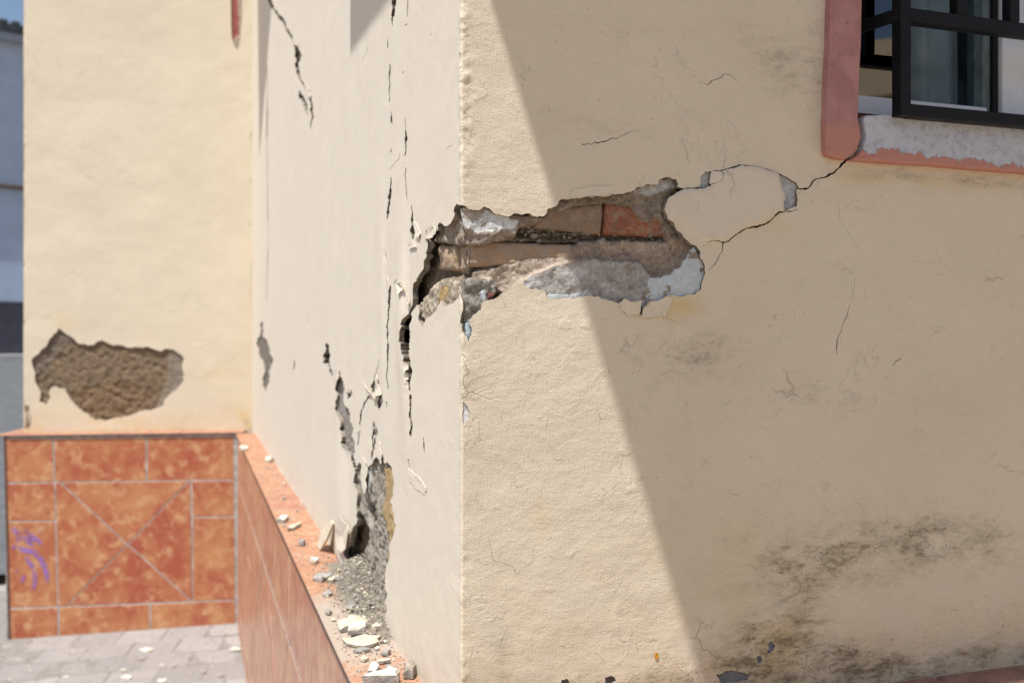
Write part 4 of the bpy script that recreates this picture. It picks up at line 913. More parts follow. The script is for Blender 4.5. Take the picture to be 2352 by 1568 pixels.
# grout body behind the tiles
join_boxes('grout_bed', [(left3, -.075, 5.13, -2.1, ZT - .001, -.02, WL - .0012), (back3, .05, pxB(24, 800)[0], -2.1, ZT - .0015, -.02, hBf - .0014), (right3, -.07, 2.8, -2.1, ZT - .002, -.02, WL - .0032), (back3, BL - .05, BL + .0895, -2.1, ZT - .0025, -4.4, 0)], M_grout, pl)
def tile(poly, f3, h1, g=.0045, mat=None, name='tile', ch=.0008):
    P = np.asarray(poly, float)
    if f3 is left3: g = .0065
    if ((P[:, 0] * np.roll(P[:, 1], -1) - P[:, 1] * np.roll(P[:, 0], -1)).sum()) < 0: P = P[::-1]
    A = np.roll(P, 1, 0); B = np.roll(P, -1, 0); e1 = P - A; e2 = B - P
    e1 /= np.linalg.norm(e1, axis=1)[:, None]; e2 /= np.linalg.norm(e2, axis=1)[:, None]
    n1 = np.c_[-e1[:, 1], e1[:, 0]]; n2 = np.c_[-e2[:, 1], e2[:, 0]]; bis = n1 + n2; bis /= np.maximum((bis * n1).sum(1), .3)[:, None]
    return prism(name, P + bis * g, f3, h1 - .008, h1 + random.uniform(-.0008, .0008), mat or M_tile, pl, ch)
def pxB(x, y): return on_plane(*cr5(x, y), J, dB, nB, hBf)
def T4(a, b, c, d, **k): tile([pxB(*a), pxB(*b), pxB(*c), pxB(*d)], back3, hBf, **k)
top = ZT - .002
def zB(p): return (p[0], min(p[1], top))
# return wall: measured layout
xl = lambda y: 20 + (y - 565) / 835 * 22
vl = lambda y: 219 + (y - 565) / 835 * 23
r1l, r1r = (22, 748), (962, 737)
rowA = lambda x: 748 - (x - 22) / 940 * 11
rowB = lambda x: 1263 - (x - 45) / 920 * 35
T4((xl(570), 566), (217, 566), (vl(748), rowA(222)), (xl(750), 748))
T4((219, 566), (599, 560), (601, rowA(600)), (vl(748), rowA(222)))
T4((601, 560), (960, 556), (962, rowA(962)), (603, rowA(600)))
T4((xl(750), 750), (vl(750), rowA(222)), (vl(904), 904), (xl(906), 907))
T4((xl(908), 907), (vl(906), 904), (vl(1258), rowB(236)), (xl(1262), 1263))
TL, TR, BR, BLc = (vl(750), rowA(226)), (783, rowA(783)), (788, rowB(788)), (vl(1258), rowB(240)); Cc = (523, 1000)
T4(TL, TR, Cc, Cc) if False else None
X1, X2, X3, X4 = (246, rowA(246)), (776, rowA(776)), (786, rowB(786) - 2), (270, rowB(270))
tile([pxB(*X1), pxB(*X2), pxB(*Cc)], back3, hBf)
tile([pxB(*X2), pxB(*TR), pxB(*BR), pxB(*X3), pxB(*Cc)], back3, hBf)
tile([pxB(*X3), pxB(*X4), pxB(*Cc)], back3, hBf)
tile([pxB(*X4), pxB(*BLc), pxB(*TL), pxB(*X1), pxB(*Cc)], back3, hBf)
T4((784, rowA(784)), (962, rowA(962)), (963, 886), (788, 888))
T4((788, 889), (963, 887), (967, rowB(967)), (789, rowB(789)))
T4((xl(1264), 1264), (vl(1264), rowB(240)), (240, 1420), (xl(1410), 1430))
T4((vl(1264) + 2, rowB(244)), (614, rowB(614)), (616, 1400), (242, 1420))
T4((616, rowB(616)), (967, rowB(967)), (970, 1370), (618, 1395))
# dark trim strip at the free end of the plinth
e0 = pxB(8, 800)[0]; e1 = pxB(21, 800)[0]
prism('edge_trim', [(pxB(15, 570)[0], ZT - .002), (pxB(26, 570)[0], ZT - .002), (pxB(47, 1410)[0], -2.0), (pxB(36, 1410)[0], -2.0)], back3, .02, hBf + .003, M_trim, pl)
# long left face: same rows, crossed squares repeating
ZA, ZBt, ZG = -.884, -1.642, -2.02
tl0, tl1 = -.10, 4.975
x = tl1; k = 0
while x > tl0:
    x2 = max(x - .575, tl0); tile([(x2, ZA), (x, ZA), (x, top), (x2, top)], left3, WL, mat=M_tile_sheen); tile([(x2, ZG), (x, ZG), (x, ZBt), (x2, ZBt)], left3, WL, mat=M_tile_sheen); x = x2
x = tl1
while x > tl0 + .05:
    a = max(x - .33, tl0)
    tile([(a, -1.11), (x, -1.11), (x, ZA), (a, ZA)], left3, WL, mat=M_tile_sheen); tile([(a, ZBt), (x, ZBt), (x, -1.11), (a, -1.11)], left3, WL, mat=M_tile_sheen)
    b = max(a - .82, tl0)
    if a - b > .3:
        c = ((a + b) / 2, (ZA + ZBt) / 2)
        for q in (((b, ZA), (a, ZA)), ((a, ZA), (a, ZBt)), ((a, ZBt), (b, ZBt)), ((b, ZBt), (b, ZA))): tile([q[0], q[1], c], left3, WL, mat=M_tile_sheen)
    x = b
    if b <= tl0: break
# right face of the plinth
for i in range(5):
    tile([(-.09 + .575 * i, ZA), (-.09 + .575 * (i + 1), ZA), (-.09 + .575 * (i + 1), top), (-.09 + .575 * i, top)], right3, WL)
    tile([(-.09 + .575 * i, -1.64), (-.09 + .575 * (i + 1), -1.64), (-.09 + .575 * (i + 1), ZA), (-.09 + .575 * i, ZA)], right3, WL)
# cap tiles on top of the plinth: outline (along wall, out from wall) in plan
def cap(o, d, n, a0, a1, h0, h1, h0b=None, h1b=None, mat=M_cap):
    def f3(s, h, z): 
        s = np.asarray(s, float); h = np.asarray(h, float); z = np.asarray(z, float) + 0 * s
        return np.c_[o[0] + s * d[0] + h * n[0], o[1] + s * d[1] + h * n[1], CAMZ + LEDGE + z]
    g = .002
    _o = prism('cap_tile', [(a0 + g, h0), (a1 - g, h0 if h0b is None else h0b), (a1 - g, h1 if h1b is None else h1b), (a0 + g, h1)], f3, -CAPT, random.uniform(-.0012, 0), mat, pl, .003)
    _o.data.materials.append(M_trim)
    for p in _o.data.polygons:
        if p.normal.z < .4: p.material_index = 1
OV = .010
t0 = -.115; joints = [t0, .330 - .43, .33, .76]
x = 4.97
js = [-.118, .305, .735, 1.165, 1.595, 2.025, 2.455, 2.885, 3.315, 3.745, 4.175, 4.605, 4.965]
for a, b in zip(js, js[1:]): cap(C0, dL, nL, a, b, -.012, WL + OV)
M_cap_shaded = simple('shaded_brown_tile', (.36, .20, .15, 1), .6, .2, 30, .001, 60)  # duller than the other caps: shade on the right ledge painted in
for i in range(7): cap(C0, dR, nR, -.004 + .43 * i, -.004 + .43 * (i + 1), -.012, WL + OV, mat=M_cap_shaded)
bj = [.035, .43, .87, 1.31, BL + .115]
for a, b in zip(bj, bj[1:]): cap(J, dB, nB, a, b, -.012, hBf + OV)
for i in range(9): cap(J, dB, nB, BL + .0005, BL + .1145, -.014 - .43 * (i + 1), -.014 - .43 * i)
# purple marker scribble on the end tile: flat strokes on the glaze
def stroke(pts, wd):
    P = np.array([pxB(*p) for p in pts]); V, Fc = [], []
    for i, p in enumerate(P):
        a = P[max(i - 1, 0)]; b = P[min(i + 1, len(P) - 1)]; d = b - a; d /= np.linalg.norm(d); w_ = 1.25 * wd * (.55 + .45 * math.sin(math.pi * (i + .5) / len(P))); V += [(p[0] - d[1] * w_, p[1] + d[0] * w_), (p[0] + d[1] * w_, p[1] - d[0] * w_)]
    return V, [(2 * i, 2 * i + 1, 2 * i + 3, 2 * i + 2) for i in range(len(P) - 1)]
def cr6b(x, y): return (x * .4666 / .97604, (2000 + y * .4666 - 1200) / .97604)
VV, FF = [], []
for pts, wd in [([(110, 235), (150, 275), (190, 310), (235, 345), (290, 385)], .016), ([(210, 255), (250, 290), (300, 330), (355, 370)], .013), ([(215, 255), (250, 310), (260, 370)], .010), ([(150, 300), (155, 370)], .010),
                ([(105, 395), (160, 410), (230, 430), (290, 440), (340, 490), (380, 560), (405, 640), (400, 700)], .014), ([(220, 490), (250, 535), (285, 570), (300, 620), (300, 690), (285, 770)], .012), ([(140, 605), (150, 612)], .014), ([(205, 640), (190, 700)], .008), ([(335, 258), (345, 268)], .012)]:
    V, fc = stroke([cr6b(*p) for p in pts], wd); k = len(VV); VV += V; FF += [tuple(i + k for i in q) for q in fc]
VV = np.array(VV); t = NT('purple_marker_faded'); p_ = t.pos()
mx = t.n('MixShader'); tr = t.n('BsdfTransparent'); t.out((.33, .18, .52, 1), .5)
t.set(mx.inputs[0], t.ramp(t.noise(p_, 26, 5, .7), .30, .72)); t.t.links.new(tr.outputs[0], mx.inputs[1]); t.t.links.new(t.b.outputs[0], mx.inputs[2]); t.t.links.new(mx.outputs[0], t.t.nodes['Material Output'].inputs[0])
mesh('graffiti', back3(VV[:, 0], VV[:, 1], hBf + .0016), FF, t.m, pl)

# ------------------------------------------------------------------ window
def rp(u, v, h): return on_plane(u, v, C0, dR, nR, h)
win = empty('window', tuple(right3([1.2], [z_w0], [0])[0]), parent=house)
def ngon_plate(name, pts, h0, h1, mat, bev, peel=None):
    q = np.array([rp(u, v, h1) for u, v in pts]); n = len(q)
    bm = bmesh.new(); A = [bm.verts.new(p) for p in right3(q[:, 0], q[:, 1], h1)]; B = [bm.verts.new(p) for p in right3(q[:, 0], q[:, 1], h0)]
    f = bm.faces.new(A); bm.faces.new(B[::-1])
    for i in range(n): bm.faces.new((A[i], B[i], B[(i + 1) % n], A[(i + 1) % n]))
    bmesh.ops.recalc_face_normals(bm, faces=bm.faces); f_edges = [e for e in bm.edges if all(v in A for v in e.verts)]
    bmesh.ops.bevel(bm, geom=f_edges, offset=bev, segments=4, affect='EDGES', profile=.5)
    bmesh.ops.triangulate(bm, faces=[f for f in bm.faces if len(f.verts) > 4])
    for _ in range(0): pass
    me = bpy.data.meshes.new(name); bm.to_mesh(me); bm.free(); me.materials.append(mat)
    V = np.array([v.co for v in me.vertices])
    if peel: a = me.attributes.new('peel', 'FLOAT', 'POINT')
    for p in me.polygons: p.use_smooth = False
    o = bpy.data.objects.new(name, me); COL.objects.link(o); put(o, win); return o
jamb_l = [(1914, -260), (1911, -60), (1908, 40), (1904, 150), (1901, 250), (1899, 325), (1900, 345), (1906, 357), (1922, 362), (1946, 365), (1961, 353), (1971, 339), (1979, 314), (1976, 292), (1972, 270), (1973, 250), (1976, 160), (1980, 60), (1982, -60), (1986, -260)]
ngon_plate('surround', jag(jamb_l, .012, 1, 4, 12), -.09, .016, M_jamb, .0035)
sill = [(1958, 366), (1973, 356), (1984, 341), (1991, 316), (1988.5, 293), (1985, 275), (1990, 265), (2048, 262), (2200, 277), (2352, 296), (2640, 316), (3047, 350), (3047, 442), (2640, 415), (2352, 396), (2150, 379)]
ngon_plate('sill', jag(sill, .03, 1, 8, 12), -.09, .018, M_sill, .0035)
box('surround', right3, 1.792, 1.862, .394, 1.60, -.09, .0165, M_jamb, win, .0035)
box('surround', right3, .62, 1.862, 1.602, 1.67, -.09, .0165, M_jamb, win, .0035)
# sill board behind, reddish edge
box('sill_board', right3, WIN[0] + .02, 1.78, .345, z_w0 + .003, -.10, -.03, simple('red_brown_sill', (.16, .05, .03, 1), .7), win)
# white profiles, gaskets and panes
hf = -.062
def wbox(name, u0, v0, u1, v1, h0, h1, mat, bevel=.002):
    a0, z1 = rp(u0, v0, h1); a1, z0 = rp(u1, v1, h1); _, z1b = rp(u1, v0, h1)
    return box(name, right3, a0, a1, min(z0, z1), max(z0, z1), h0, h1, mat, win, bevel)
aL = WIN[0] + .004; aR = WIN[1] - .004
zf0 = z_w0 - .01; zf1 = rp(1990, 220, hf)[1]
aS0 = rp(2297, 150, hf)[0]; aS1 = rp(2349, 150, hf)[0]
box('window_frame', right3, aL, aS0 - .03, zf0, zf1, hf - .05, hf, M_pvc, win, .003)
box('window_frame', right3, aL - .002, aL + .028, zf1 + .001, WIN[3], hf - .05, hf - .001, M_pvc, win, .003)
box('window_frame', right3, aS0, aS1, zf0, WIN[3], hf - .05, hf + .006, M_pvc, win, .004)
box('gasket', right3, aS0 - .0115, aS0 - .0005, zf0, WIN[3], hf - .045, hf - .004, M_rubber, win)
box('window_frame', right3, aS1 + .001, aR, zf0, zf1, hf - .05, hf - .001, M_pvc, win, .003)
box('gasket', right3, aS0 - .0292, aS0 - .0125, zf0 + .001, WIN[3], hf - .05, hf - .012, simple('grey_green_profile', (.16, .21, .22, 1), .4), win)
aM = rp(2111, 150, hf)[0]
box('pane', right3, aL + .029, aM, zf1 + .001, WIN[3] - .002, hf - .030, hf - .026, M_glass, win)
box('pane', right3, aM + .001, aS0 - .03, zf1 + .001, WIN[3] - .002, hf - .036, hf - .032, M_glass2, win)
box('pane', right3, aS1 + .002, aR, zf1 + .001, WIN[3] - .002, hf - .030, hf - .026, M_glass, win)
box('room', right3, aL, aR, z_w0 - .02, WIN[3], -.62, -.60, M_room, win)
# curtain inside, hanging in folds
ca = np.linspace(aL + .01, aS0 - .02, 60); V, fc = [], []
hh = -.135 + .010 * np.sin(ca * 95) + .006 * np.sin(ca * 41 + 1)
for z in (z_w0 + .02, WIN[3]): V += right3(ca, np.full(60, z), hh).tolist()
mesh('curtain', V, [(i, i + 1, 61 + i, 60 + i) for i in range(59)], M_curtain, win, True)
# iron grille standing in front of the wall
gh = .040; bt = .0215
def bar(a0, a1, z0, z1, h0=gh - bt, h1=gh, name='grille_bar'): return box(name, right3, a0, a1, z0, z1, h0, h1, M_iron, win, .0025)
v1 = rp(2068, 130, gh)[0]; zb0 = rp(2352, 291, gh)[1]; zb1 = zb0 + bt; zh0 = rp(2110, 52, gh)[1]; zh1 = zh0 + .0235
bar(v1, v1 + bt, zb0 + .0005, 1.5, gh - bt, gh + .0015)
bar(v1 + bt + .0003, 1.74, zb0, zb1); bar(v1 + bt + .0003, 1.74, zh0, zh1)
v2 = rp(2200, 20, gh)[0]; v3 = rp(2322, 20, gh)[0]; dv = v3 - v2
for i in range(8):
    a = v2 + dv * i
    if a < 1.72: bar(a, a + bt, zh1 + .0003, 1.5, gh - bt + .001, gh - .0008)
# arm tying the grille back into the reveal
p0 = right3([v1 + .001], [zh0 + .002], [gh - bt * .5])[0]; aa_, za_ = rp(1984, 61, .0); 
o0 = np.array(rp(1974, 60, -.045)); 
V = []
for (a, h) in ((v1 + .0005, gh - .003), (v1 + .0005, gh - bt), (o0[0] - .004, -.060), (o0[0] - .004, -.040)):
    for z in (zh0 + .0008, zh0 + .0225): V.append(right3([a], [z], [h])[0])
fix_normals(mesh('grille_bar', V, [(0, 1, 3, 2), (2, 3, 5, 4), (4, 5, 7, 6), (6, 7, 1, 0), (1, 7, 5, 3), (0, 2, 4, 6)], M_iron, win))

# ------------------------------------------------------------------ loose debris
def on_ledge(u, v):
    y = -LEDGE * F / (v - 784); return np.array([(u - 1176) / F * y, y, CAMZ + LEDGE])
def on_ground(u, v):
    k = (u - 1176) / F; y = 5.5
    for _ in range(12): y = (CAMZ - float(gz(k * y, y)) - .008) * F / (v - 784)
    return np.array([k * y, y, float(gz(k * y, y)) + .006])
def chunk(name, pts, z0, thick, mats, label, cat, group=None, tiltx=0., seed=0):
    """angular broken piece: outline on its bed (world xy), given thickness, uneven top"""
    r = random.Random(seed); P = np.array(pts); c = P.mean(0); n = len(P)
    out = []
    for i in range(n):
        a, b = P[i], P[(i + 1) % n]; out.append(a); m = (a + b) / 2; out.append(m + (m - c) * r.uniform(-.22, .16))
    P = np.array(out); n = len(P)
    def top(p, k): return z0 + thick * (.9 + r.uniform(-.3, .2)) + tiltx * (p[0] - c[0]) * 1.0
    V = [(p[0], p[1], z0 + .0003) for p in P] + [(p[0], p[1], top(p, i) - thick * .15) for i, p in enumerate(P)] + [(c[0] + (p[0] - c[0]) * .88, c[1] + (p[1] - c[1]) * .88, top(p, i)) for i, p in enumerate(P)] + [(c[0], c[1], z0 + thick * 1.05)]
    fc = [tuple(range(n - 1, -1, -1))]; mi = [0]
    for i in range(n): fc.append((i, (i + 1) % n, n + (i + 1) % n, n + i)); mi.append(1)
    for i in range(n): fc.append((n + i, n + (i + 1) % n, 2 * n + (i + 1) % n, 2 * n + i)); mi.append(0)
    for i in range(n): fc.append((2 * n + i, 2 * n + (i + 1) % n, 3 * n)); mi.append(0)
    o = mesh(name, V, fc, mats, None, False, mi, loc=(c[0], c[1], z0)); fix_normals(o)
    return tag(o, label, cat, group)
GL = 'broken plaster pieces on the tiled ledge'
def ledge_chunk(cpts, lift, thick, mats, label, seed, name='plaster_chunk', tilt=0.0):
    chunk(name, [on_ledge(*cr4(*p))[:2] for p in cpts], CAMZ + LEDGE + lift, thick, mats, label, 'rubble', GL, tilt, seed)
ledge_chunk([(720, 1205), (760, 1180), (850, 1160), (935, 1180), (900, 1225), (790, 1240), (735, 1248)], .001, .012, [M_crumbC, M_crumbG], 'long flat cream slab lying behind the white block on the ledge', 1)
ledge_chunk([(745, 1290), (800, 1300), (900, 1275), (1000, 1280), (985, 1325), (890, 1350), (780, 1330)], .001, .007, [M_crumbC, M_crumbT], 'broad thin tan plate lying under the white block on the ledge', 2)
ledge_chunk([(785, 1290), (900, 1280), (905, 1255), (880, 1250), (800, 1256)], .0085, .018, [M_crumbW, M_crumbG], 'small thick block with white top and grey broken side on the ledge', 3)
ledge_chunk([(880, 1600), (1110, 1590), (1118, 1555), (1060, 1545), (980, 1560), (920, 1575)], .001, .022, [M_crumbW, M_crumbG], 'largest white plaster lump, at the bottom edge of the photo on the ledge', 4)
ledge_chunk([(780, 1095), (830, 1112), (870, 1105), (872, 1080), (830, 1070), (790, 1078)], .001, .011, [M_crumbG, M_crumbG], 'grey rounded mortar lump just behind the long cream slab', 5)
ledge_chunk([(655, 925), (690, 930), (760, 895), (755, 880), (720, 885)], .001, .010, [M_crumbC, M_crumbT], 'narrow cream sliver lying beside the grey flat piece on the ledge', 6)
ledge_chunk([(560, 912), (620, 925), (680, 905), (690, 882), (620, 878), (575, 890)], .001, .010, [M_crumbG, M_crumbG], 'flat blue-grey plaster piece halfway along the ledge', 7)
ledge_chunk([(540, 800), (575, 808), (602, 796), (580, 785), (550, 788)], .001, .012, [M_crumbW, M_crumbC], 'small white chip on orange ledge tile near the dark hollow', 8)
ledge_chunk([(330, 545), (375, 545), (410, 530), (395, 518), (350, 526)], .001, .016, [M_crumbW, M_crumbG], 'white chip at the outer rim of the ledge, far along it', 9)
ledge_chunk([(400, 600), (440, 592), (490, 565), (480, 558), (430, 575)], .001, .012, [M_crumbC, M_crumbG], 'thin pale splinter lying on a red ledge tile', 10)
ledge_chunk([(470, 690), (500, 692), (515, 680), (495, 670), (475, 676)], .001, .014, [M_crumbG, M_crumbG], 'small grey lump between splinter and white chip on the ledge', 11)
ledge_chunk([(820, 1375), (880, 1378), (935, 1365), (900, 1355), (830, 1362)], .001, .006, [M_crumbG, M_crumbG], 'thin blue-grey flake on the red ledge tile', 12)
ledge_chunk([(915, 1510), (960, 1520), (990, 1490), (960, 1470), (925, 1478)], .001, .011, [M_crumbW, M_crumbG], 'white chip with grey crumbs beside the largest lump', 13)
ledge_chunk([(1140, 1545), (1200, 1545), (1225, 1500), (1190, 1480), (1150, 1500)], .001, .018, [M_crumbT, M_crumbG], 'tan mortar lump against the wall foot near the bottom edge', 14)
ledge_chunk([(970, 1445), (1010, 1448), (1060, 1440), (1050, 1428), (990, 1432)], .001, .006, [M_crumbC, M_crumbG], 'thin cream strip lying near the wall foot', 15)
ledge_chunk([(1035, 1500), (1050, 1508), (1075, 1500), (1060, 1480), (1040, 1484)], .001, .008, [M_crumbW, M_crumbW], 'square white chip behind the largest lump', 16)
ledge_chunk([(90, 80), (120, 86), (150, 80), (130, 70), (100, 70)], .001, .02, [M_crumbW, M_crumbC], 'farthest pale chip on the ledge near the inner corner', 17)
ledge_chunk([(255, 155), (280, 162), (310, 150), (290, 140), (265, 145)], .001, .02, [M_crumbW, M_crumbC], 'pale chip against the wall foot at the far end of the ledge', 18)
ledge_chunk([(620, 1010), (650, 1018), (690, 1005), (680, 990), (640, 992)], .001, .007, [M_crumbG, M_crumbG], 'small grey flake lying on the rim of the ledge beside the rubble', 19)
ledge_chunk([(640, 1130), (668, 1136), (684, 1122), (660, 1110)], .001, .007, [M_crumbT, M_crumbG], 'small tan lump at the outer rim of the ledge left of the long slab', 20)
ledge_chunk([(860, 1430), (890, 1436), (920, 1420), (890, 1405)], .001, .006, [M_crumbC, M_crumbC], 'cream chip in the middle of the red ledge tile', 21)
ledge_chunk([(1000, 1395), (1040, 1398), (1060, 1380), (1020, 1372)], .001, .008, [M_crumbG, M_crumbG], 'grey lump near the wall foot behind the cream strip', 22)
ledge_chunk([(930, 1225), (980, 1235), (1010, 1210), (970, 1195)], .001, .010, [M_crumbW, M_crumbC], 'pale lump against the wall foot beside the white block', 23)
ledge_chunk([(860, 1160), (900, 1150), (950, 1120), (900, 1110), (850, 1130)], .001, .009, [M_crumbC, M_crumbG], 'cream piece lying between grey lump and wall foot', 24)
# flake of render leaning on the wall foot
p0 = on_ledge(*cr4(606, 720)); t1, zt = on_plane(*cr4(688, 548), C0, dL, nL, .013)
d3 = np.array([dL[0], dL[1], 0]); tp = left3([t1], [zt], [.013])[0]
q = [p0 + (0, 0, .001), p0 + .075 * d3 + (0, 0, .001), (p0 + tp) / 2 + .105 * d3, tp + .05 * d3, tp, (p0 + tp) / 2 - .012 * d3]
V = np.array(q + [p + np.array([.006, .002, -.0005]) for p in q]); n = 6
fl = mesh('plaster_flake', V, [tuple(range(n)), tuple(range(2 * n - 1, n - 1, -1))] + [(i, n + i, n + (i + 1) % n, (i + 1) % n) for i in range(n)], [M_crumbC], None, loc=tuple(V[:n].mean(0)))
tag(fix_normals(fl), 'cream plaster flake standing upright against the wall foot on the ledge', 'rubble')
# crumbs one can still count, sharing one description
rngc = np.random.default_rng(21); cm = []
for k in range(6):
    v, f = rock(rngc, 1.0, .6); me = bpy.data.meshes.new('mortar_crumb'); me.from_pydata(v.tolist(), [], f); me.materials.append([M_crumbG, M_crumbW, M_crumbT, M_crumbG, M_crumbC, M_crumbG][k]); cm.append(me)
for k in range(42):
    tt = rngc.choice([rngc.uniform(-.05, .5), rngc.uniform(.3, 1.1), rngc.uniform(.8, 4.2)], p=[.5, .3, .2]); hh_ = rngc.uniform(.012, WL - .005) * (1 if rngc.random() < .5 else .7)
    p = C0 + tt * dL + hh_ * nL; s_ = rngc.uniform(.0028, .0062) * (1 + .35 * max(tt, 0))
    o = bpy.data.objects.new('mortar_crumb', cm[k % 6]); COL.objects.link(o); o.location = (p[0], p[1], CAMZ + LEDGE + s_ * .42); o.scale = (s_,) * 3; o.rotation_euler = (0, 0, rngc.uniform(0, 6))
    g_ = ('the front stretch of ledge beside the white lumps', 'near crumbs') if tt < .3 else (('the middle stretch of ledge by the rubble heap', 'crumbs by the heap') if tt < 1.1 else ('the far stretch of ledge beyond the leaning flake', 'far crumbs'))
    tag(o, 'small loose mortar crumb on ' + g_[0], 'crumb', g_[1] + ' along the ledge')
# crumbled mortar heaped at the foot of the hollow
cc, sz = [], []
rngh = np.random.default_rng(33)
ca0 = on_plane(*cr4(760, 740), C0, dL, nL)[0]; ca1 = on_plane(*cr4(1024, 1190), C0, dL, nL)[0]
for _ in range(3600):
    tt = rngh.normal((ca0 + ca1) / 2 - .03, (ca0 - ca1) * .30); out_ = abs(rngh.normal(0, .034))
    if tt > ca0 + .16 or tt < ca1 - .10 or out_ > .1: continue
    hgt = max(0, .10 * (1 - out_ / .06)) * max(0, 1 - abs(tt - (ca0 + ca1) / 2 + .02) / ((ca0 - ca1) * .62)); p = C0 + tt * dL + (out_ - .004) * nL
    cc.append((p[0], p[1], CAMZ + LEDGE + hgt * rngh.uniform(.75, 1.0) + .0012)); sz.append(rngh.choice([.0009, .0015, .0025, .005], p=[.54, .33, .11, .02]))
ht = np.arange(ca1 - .12, ca0 + .16, .006); ho = np.arange(-.012, .100, .004); TT, OO = np.meshgrid(ht, ho); tt = TT.ravel(); oo = OO.ravel()
hm = .072 * np.clip(1 - np.maximum(oo, 0) / .062, 0, 1) ** 1.3 * np.clip(1 - np.abs(tt - (ca0 + ca1) / 2 + .01) / ((ca0 - ca1) * .66), 0, 1)
hm = hm * (1 + .5 * fbm(tt * 22, oo * 30, 301, 4)) + .004 * fbm(tt * 60, oo * 70, 305, 4) + .0035 * np.abs(fbm(tt * 120, oo * 120, 309, 3)) - .0062
Pm = np.c_[C0 + tt[:, None] * dL + oo[:, None] * nL, CAMZ + LEDGE + hm]; nx = len(ht); i0 = np.arange(nx - 1)
heap = mesh('rubble_heap', Pm, np.concatenate([np.c_[j * nx + i0, j * nx + i0 + 1, (j + 1) * nx + i0 + 1, (j + 1) * nx + i0] for j in range(len(ho) - 1)]), M_sub, None, True, attrs={'tint': np.tile([.30, .265, .22], (len(tt), 1)), 'rough': np.full(len(tt), 1.2)}, loc=(C0[0] + .7 * dL[0], C0[1] + .7 * dL[1], CAMZ + LEDGE))
tag(heap, 'heap of crumbled grey mortar at the foot of the hollow in the wall', 'rubble', kind='stuff')
tag(stones('gravel', cc, sz, [M_crumbG, M_crumbT, M_crumbT, M_crumbC, simple('mid_grey_grit', (.36, .33, .29, 1), .9)], None, .75, 8), 'loose gravel of mortar crumbs spread over and around the rubble heap', 'gravel', kind='stuff')
# dust and grit along the ledge and on the paving
cc, sz = [], []
for _ in range(900):
    tt = rngh.choice([rngh.uniform(-.08, .6), rngh.uniform(0, 3.5)]); h_ = rngh.uniform(.004, WL) ** 1.0; p = C0 + tt * dL + h_ * nL; cc.append((p[0], p[1], CAMZ + LEDGE + .0006)); sz.append(rngh.uniform(.0008, .0022) * (1 + .3 * max(tt, 0)))
for _ in range(120):
    a = rngh.uniform(-.08, 1.4); h_ = rngh.uniform(.003, WL) ; p = C0 + a * dR + h_ * nR; cc.append((p[0], p[1], CAMZ + LEDGE + .0006)); sz.append(rngh.uniform(.0006, .0018))
tag(stones('grit', cc, sz, [M_crumbG, M_crumbC, M_crumbT], None, .7, 9, 1), 'fine grit dusted over the terracotta ledge', 'grit', kind='stuff')
GP = 'plaster chips on the paving'
for k, (u, v, s_, lab) in enumerate([(337, 1493, .05, 'long pale chip on the paving below the crossed tiles'), (292, 1556, .045, 'largest pale chip at the lower edge of the paving'), (540, 1491, .045, 'pale chip on the paving close to the tiled plinth corner'),
        (372, 1563, .04, 'pale chip at the very bottom edge of the photo on the paving'), (284, 1538, .022, 'round pale chip on the paving just above the largest one'), (325, 1512, .026, 'brownish chip on the paving behind the row of pale ones'), (466, 1542, .024, 'brown chip on the paving in front of the plinth'), (508, 1551, .03, 'tan chip on the paving right of the brown one'),
        (374, 1526, .018, 'small pale chip on the paving in mid row'), (152, 1553, .02, 'small pale chip on the paving at the left'), (400, 1528, .016, 'tiny grey chip on the paving near mid row')]):
    s_ *= .8; c = on_ground(u, v); rr = random.Random(k); pts = [(c[0] + s_ * math.cos(a) * rr.uniform(.8, 1.2), c[1] + s_ * 1.0 * math.sin(a) * rr.uniform(.6, 1.2)) for a in np.linspace(0, 6.28, 7)[:-1]]
    br_ = 'brown' in lab or 'tan ' in lab or 'grey' in lab
    chunk('plaster_chip', pts, c[2], s_ * .3, [M_crumbT, M_crumbG] if br_ else [M_crumbW, M_crumbC], lab, 'rubble', GP, 0, k)
cc, sz = [], []
for _ in range(500):
    b = rngh.uniform(-.0, 2.0); h_ = .2 + abs(rngh.normal(0, .8)); p = J + b * dB + h_ * nB; cc.append((p[0], p[1], float(gz(*p)) + .007)); sz.append(rngh.uniform(.002, .008))
tag(stones('grit', cc, sz, [M_crumbG, M_crumbC, M_crumbT], None, .6, 10, 1), 'fine pale grit strewn over the paving', 'grit', kind='stuff')

# ------------------------------------------------------------------ far left: building across the road, and the house opposite that the panes reflect
YB = 25.0
def far(u, v, y=YB): return ((u - 1176) / F * y, CAMZ - (v - 784) / F * y)
FD = np.array([.75, .66]); FN = np.array([.66, -.75]); x1 = far(52, 0)[0] + 8; x0 = far(26, 0)[0] - .75 * 14; zb = far(0, 815)[1]; zd = far(0, 693)[1]; zr = far(25, 96)[1]; zp = far(0, 430)[1]
far3 = plane3(np.array([x0, YB - .66 * 14]), FD, FN)
shed = empty('roadside_building', (x0 + 13, YB, zb), 'grey-blue rendered building with dark roof edge across the road at far left', 'building')
Lw = 24.0; z_ = lambda z: z - CAMZ
box('wall', far3, 0, Lw, z_(zd), z_(zr), -8, 0, M_shed, shed)
box('base_band', far3, -.05, Lw + .05, z_(zb) - 1.5, z_(zd) - .002, -8, .04, M_shedbase, shed)
box('gutter', far3, -.2, Lw + .2, z_(zr) - .05, z_(zr) + .16, .02, .32, M_gutter, shed, .04)
def roofv(s, z, h): return far3(s, z, h)
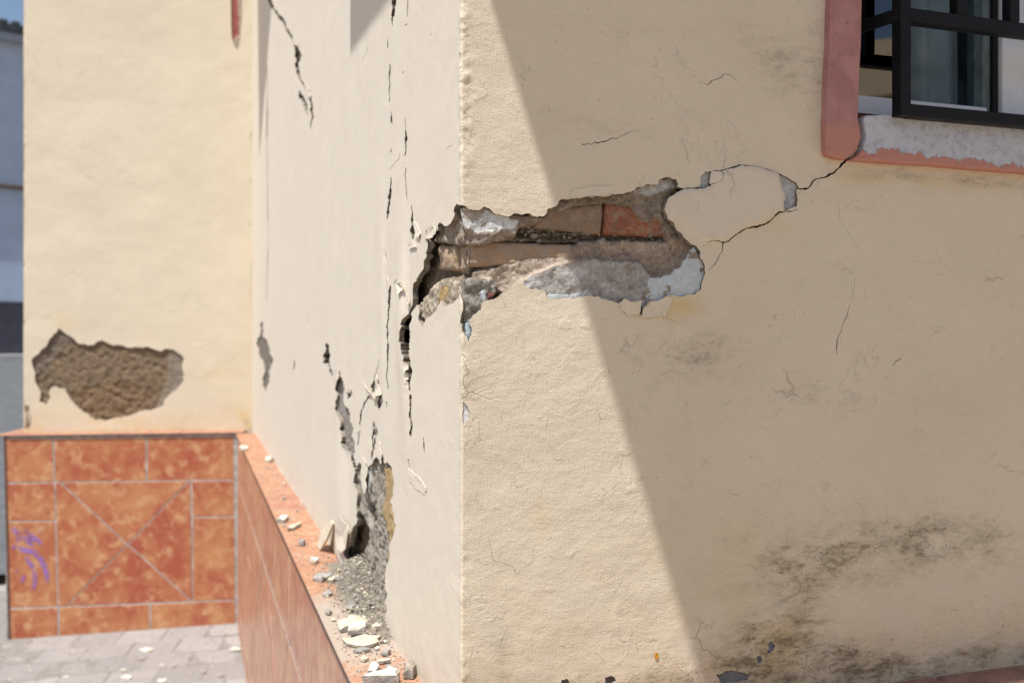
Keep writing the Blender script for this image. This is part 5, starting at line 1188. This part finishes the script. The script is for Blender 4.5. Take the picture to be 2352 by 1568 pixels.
V = far3([-.3, Lw + .3, Lw + .3, -.3, -.3, Lw + .3, Lw + .3, -.3], [z_(zr) + .17, z_(zr) + .17, z_(zr) + .25, z_(zr) + .25, z_(zr) + .34, z_(zr) + .34, z_(zr) + .42, z_(zr) + .42], [.4, .4, -4, -4, .4, .4, -4, -4])
rf = fix_normals(mesh('roof', V, [(3, 2, 1, 0), (4, 5, 6, 7), (0, 1, 5, 4), (1, 2, 6, 5), (2, 3, 7, 6), (3, 0, 4, 7)], M_roof, shed))
rt = None
for i in range(82):
    a = i * .29
    if rt is None: rt = box('roof_tile', far3, 0, .2, z_(zr) + .33, z_(zr) + .44, .1, .42, M_roof, rf, .03); base_me = rt.data
    else:
        o = rt.copy(); COL.objects.link(o); o.parent = rf; o.matrix_parent_inverse = rt.matrix_parent_inverse.copy(); o.location = (a * FD[0], a * FD[1], 0)
box('pipe', far3, 0, Lw, z_(zp) - .06, z_(zp) + .06, .03, .17, M_pipe, shed, .05)
kf = plane3(np.array([x0, YB - .66 * 14 - .05]), FD, FN)
box('kerb', kf, -.1, Lw, z_(zb) - .40, z_(zb) + .02, 0, 1.4, M_kerb, shed)
box('low_wall', kf, -.1, Lw, z_(zb) - 4.5, z_(zb) - .402, 0, 1.37, simple('blue_grey_low_wall', (.24, .27, .31, 1), .9, .12, 1.5), shed)
for k in range(4):
    a = (1.0, 5.0, 9.0, 17.0)[k]; fr = box('window', far3, a, a + 1.3, z_(zp) - 1.5, z_(zp) - .25, .004, .05, M_pvc, shed)
    box('pane', far3, a + .1, a + 1.2, z_(zp) - 1.4, z_(zp) - .35, .052, .06, M_shedbase, fr)
opp = empty('opposite_house', (11, -8, 0), 'tan rendered house across the street, mirrored in the window pane', 'house')
def opp3(s, z, h): return plane3(np.array([13.0, -4.0]), np.array([-.45, -.893]), np.array([-.893, .45]))(s, z, h)
box('wall', opp3, 1.2, 16, -2.5, 3.5, -6, 0, M_tan, opp)
V = np.vstack([opp3([1.0, 16.2, 16.2, 1.0], [3.45, 3.45, 5.3, 5.3], [.5, .5, -3, -3]), opp3([1.0, 16.2, 16.2, 1.0], [3.6, 3.6, 5.45, 5.45], [.5, .5, -3, -3])])
fix_normals(mesh('roof', V, [(3, 2, 1, 0), (4, 5, 6, 7), (0, 1, 5, 4), (1, 2, 6, 5), (2, 3, 7, 6), (3, 0, 4, 7)], M_tan, opp))
for i in range(3): box('shutter', opp3, 2.5 + 4 * i, 3.7 + 4 * i, -.8, .9, .005, .06, M_shedbase, opp)
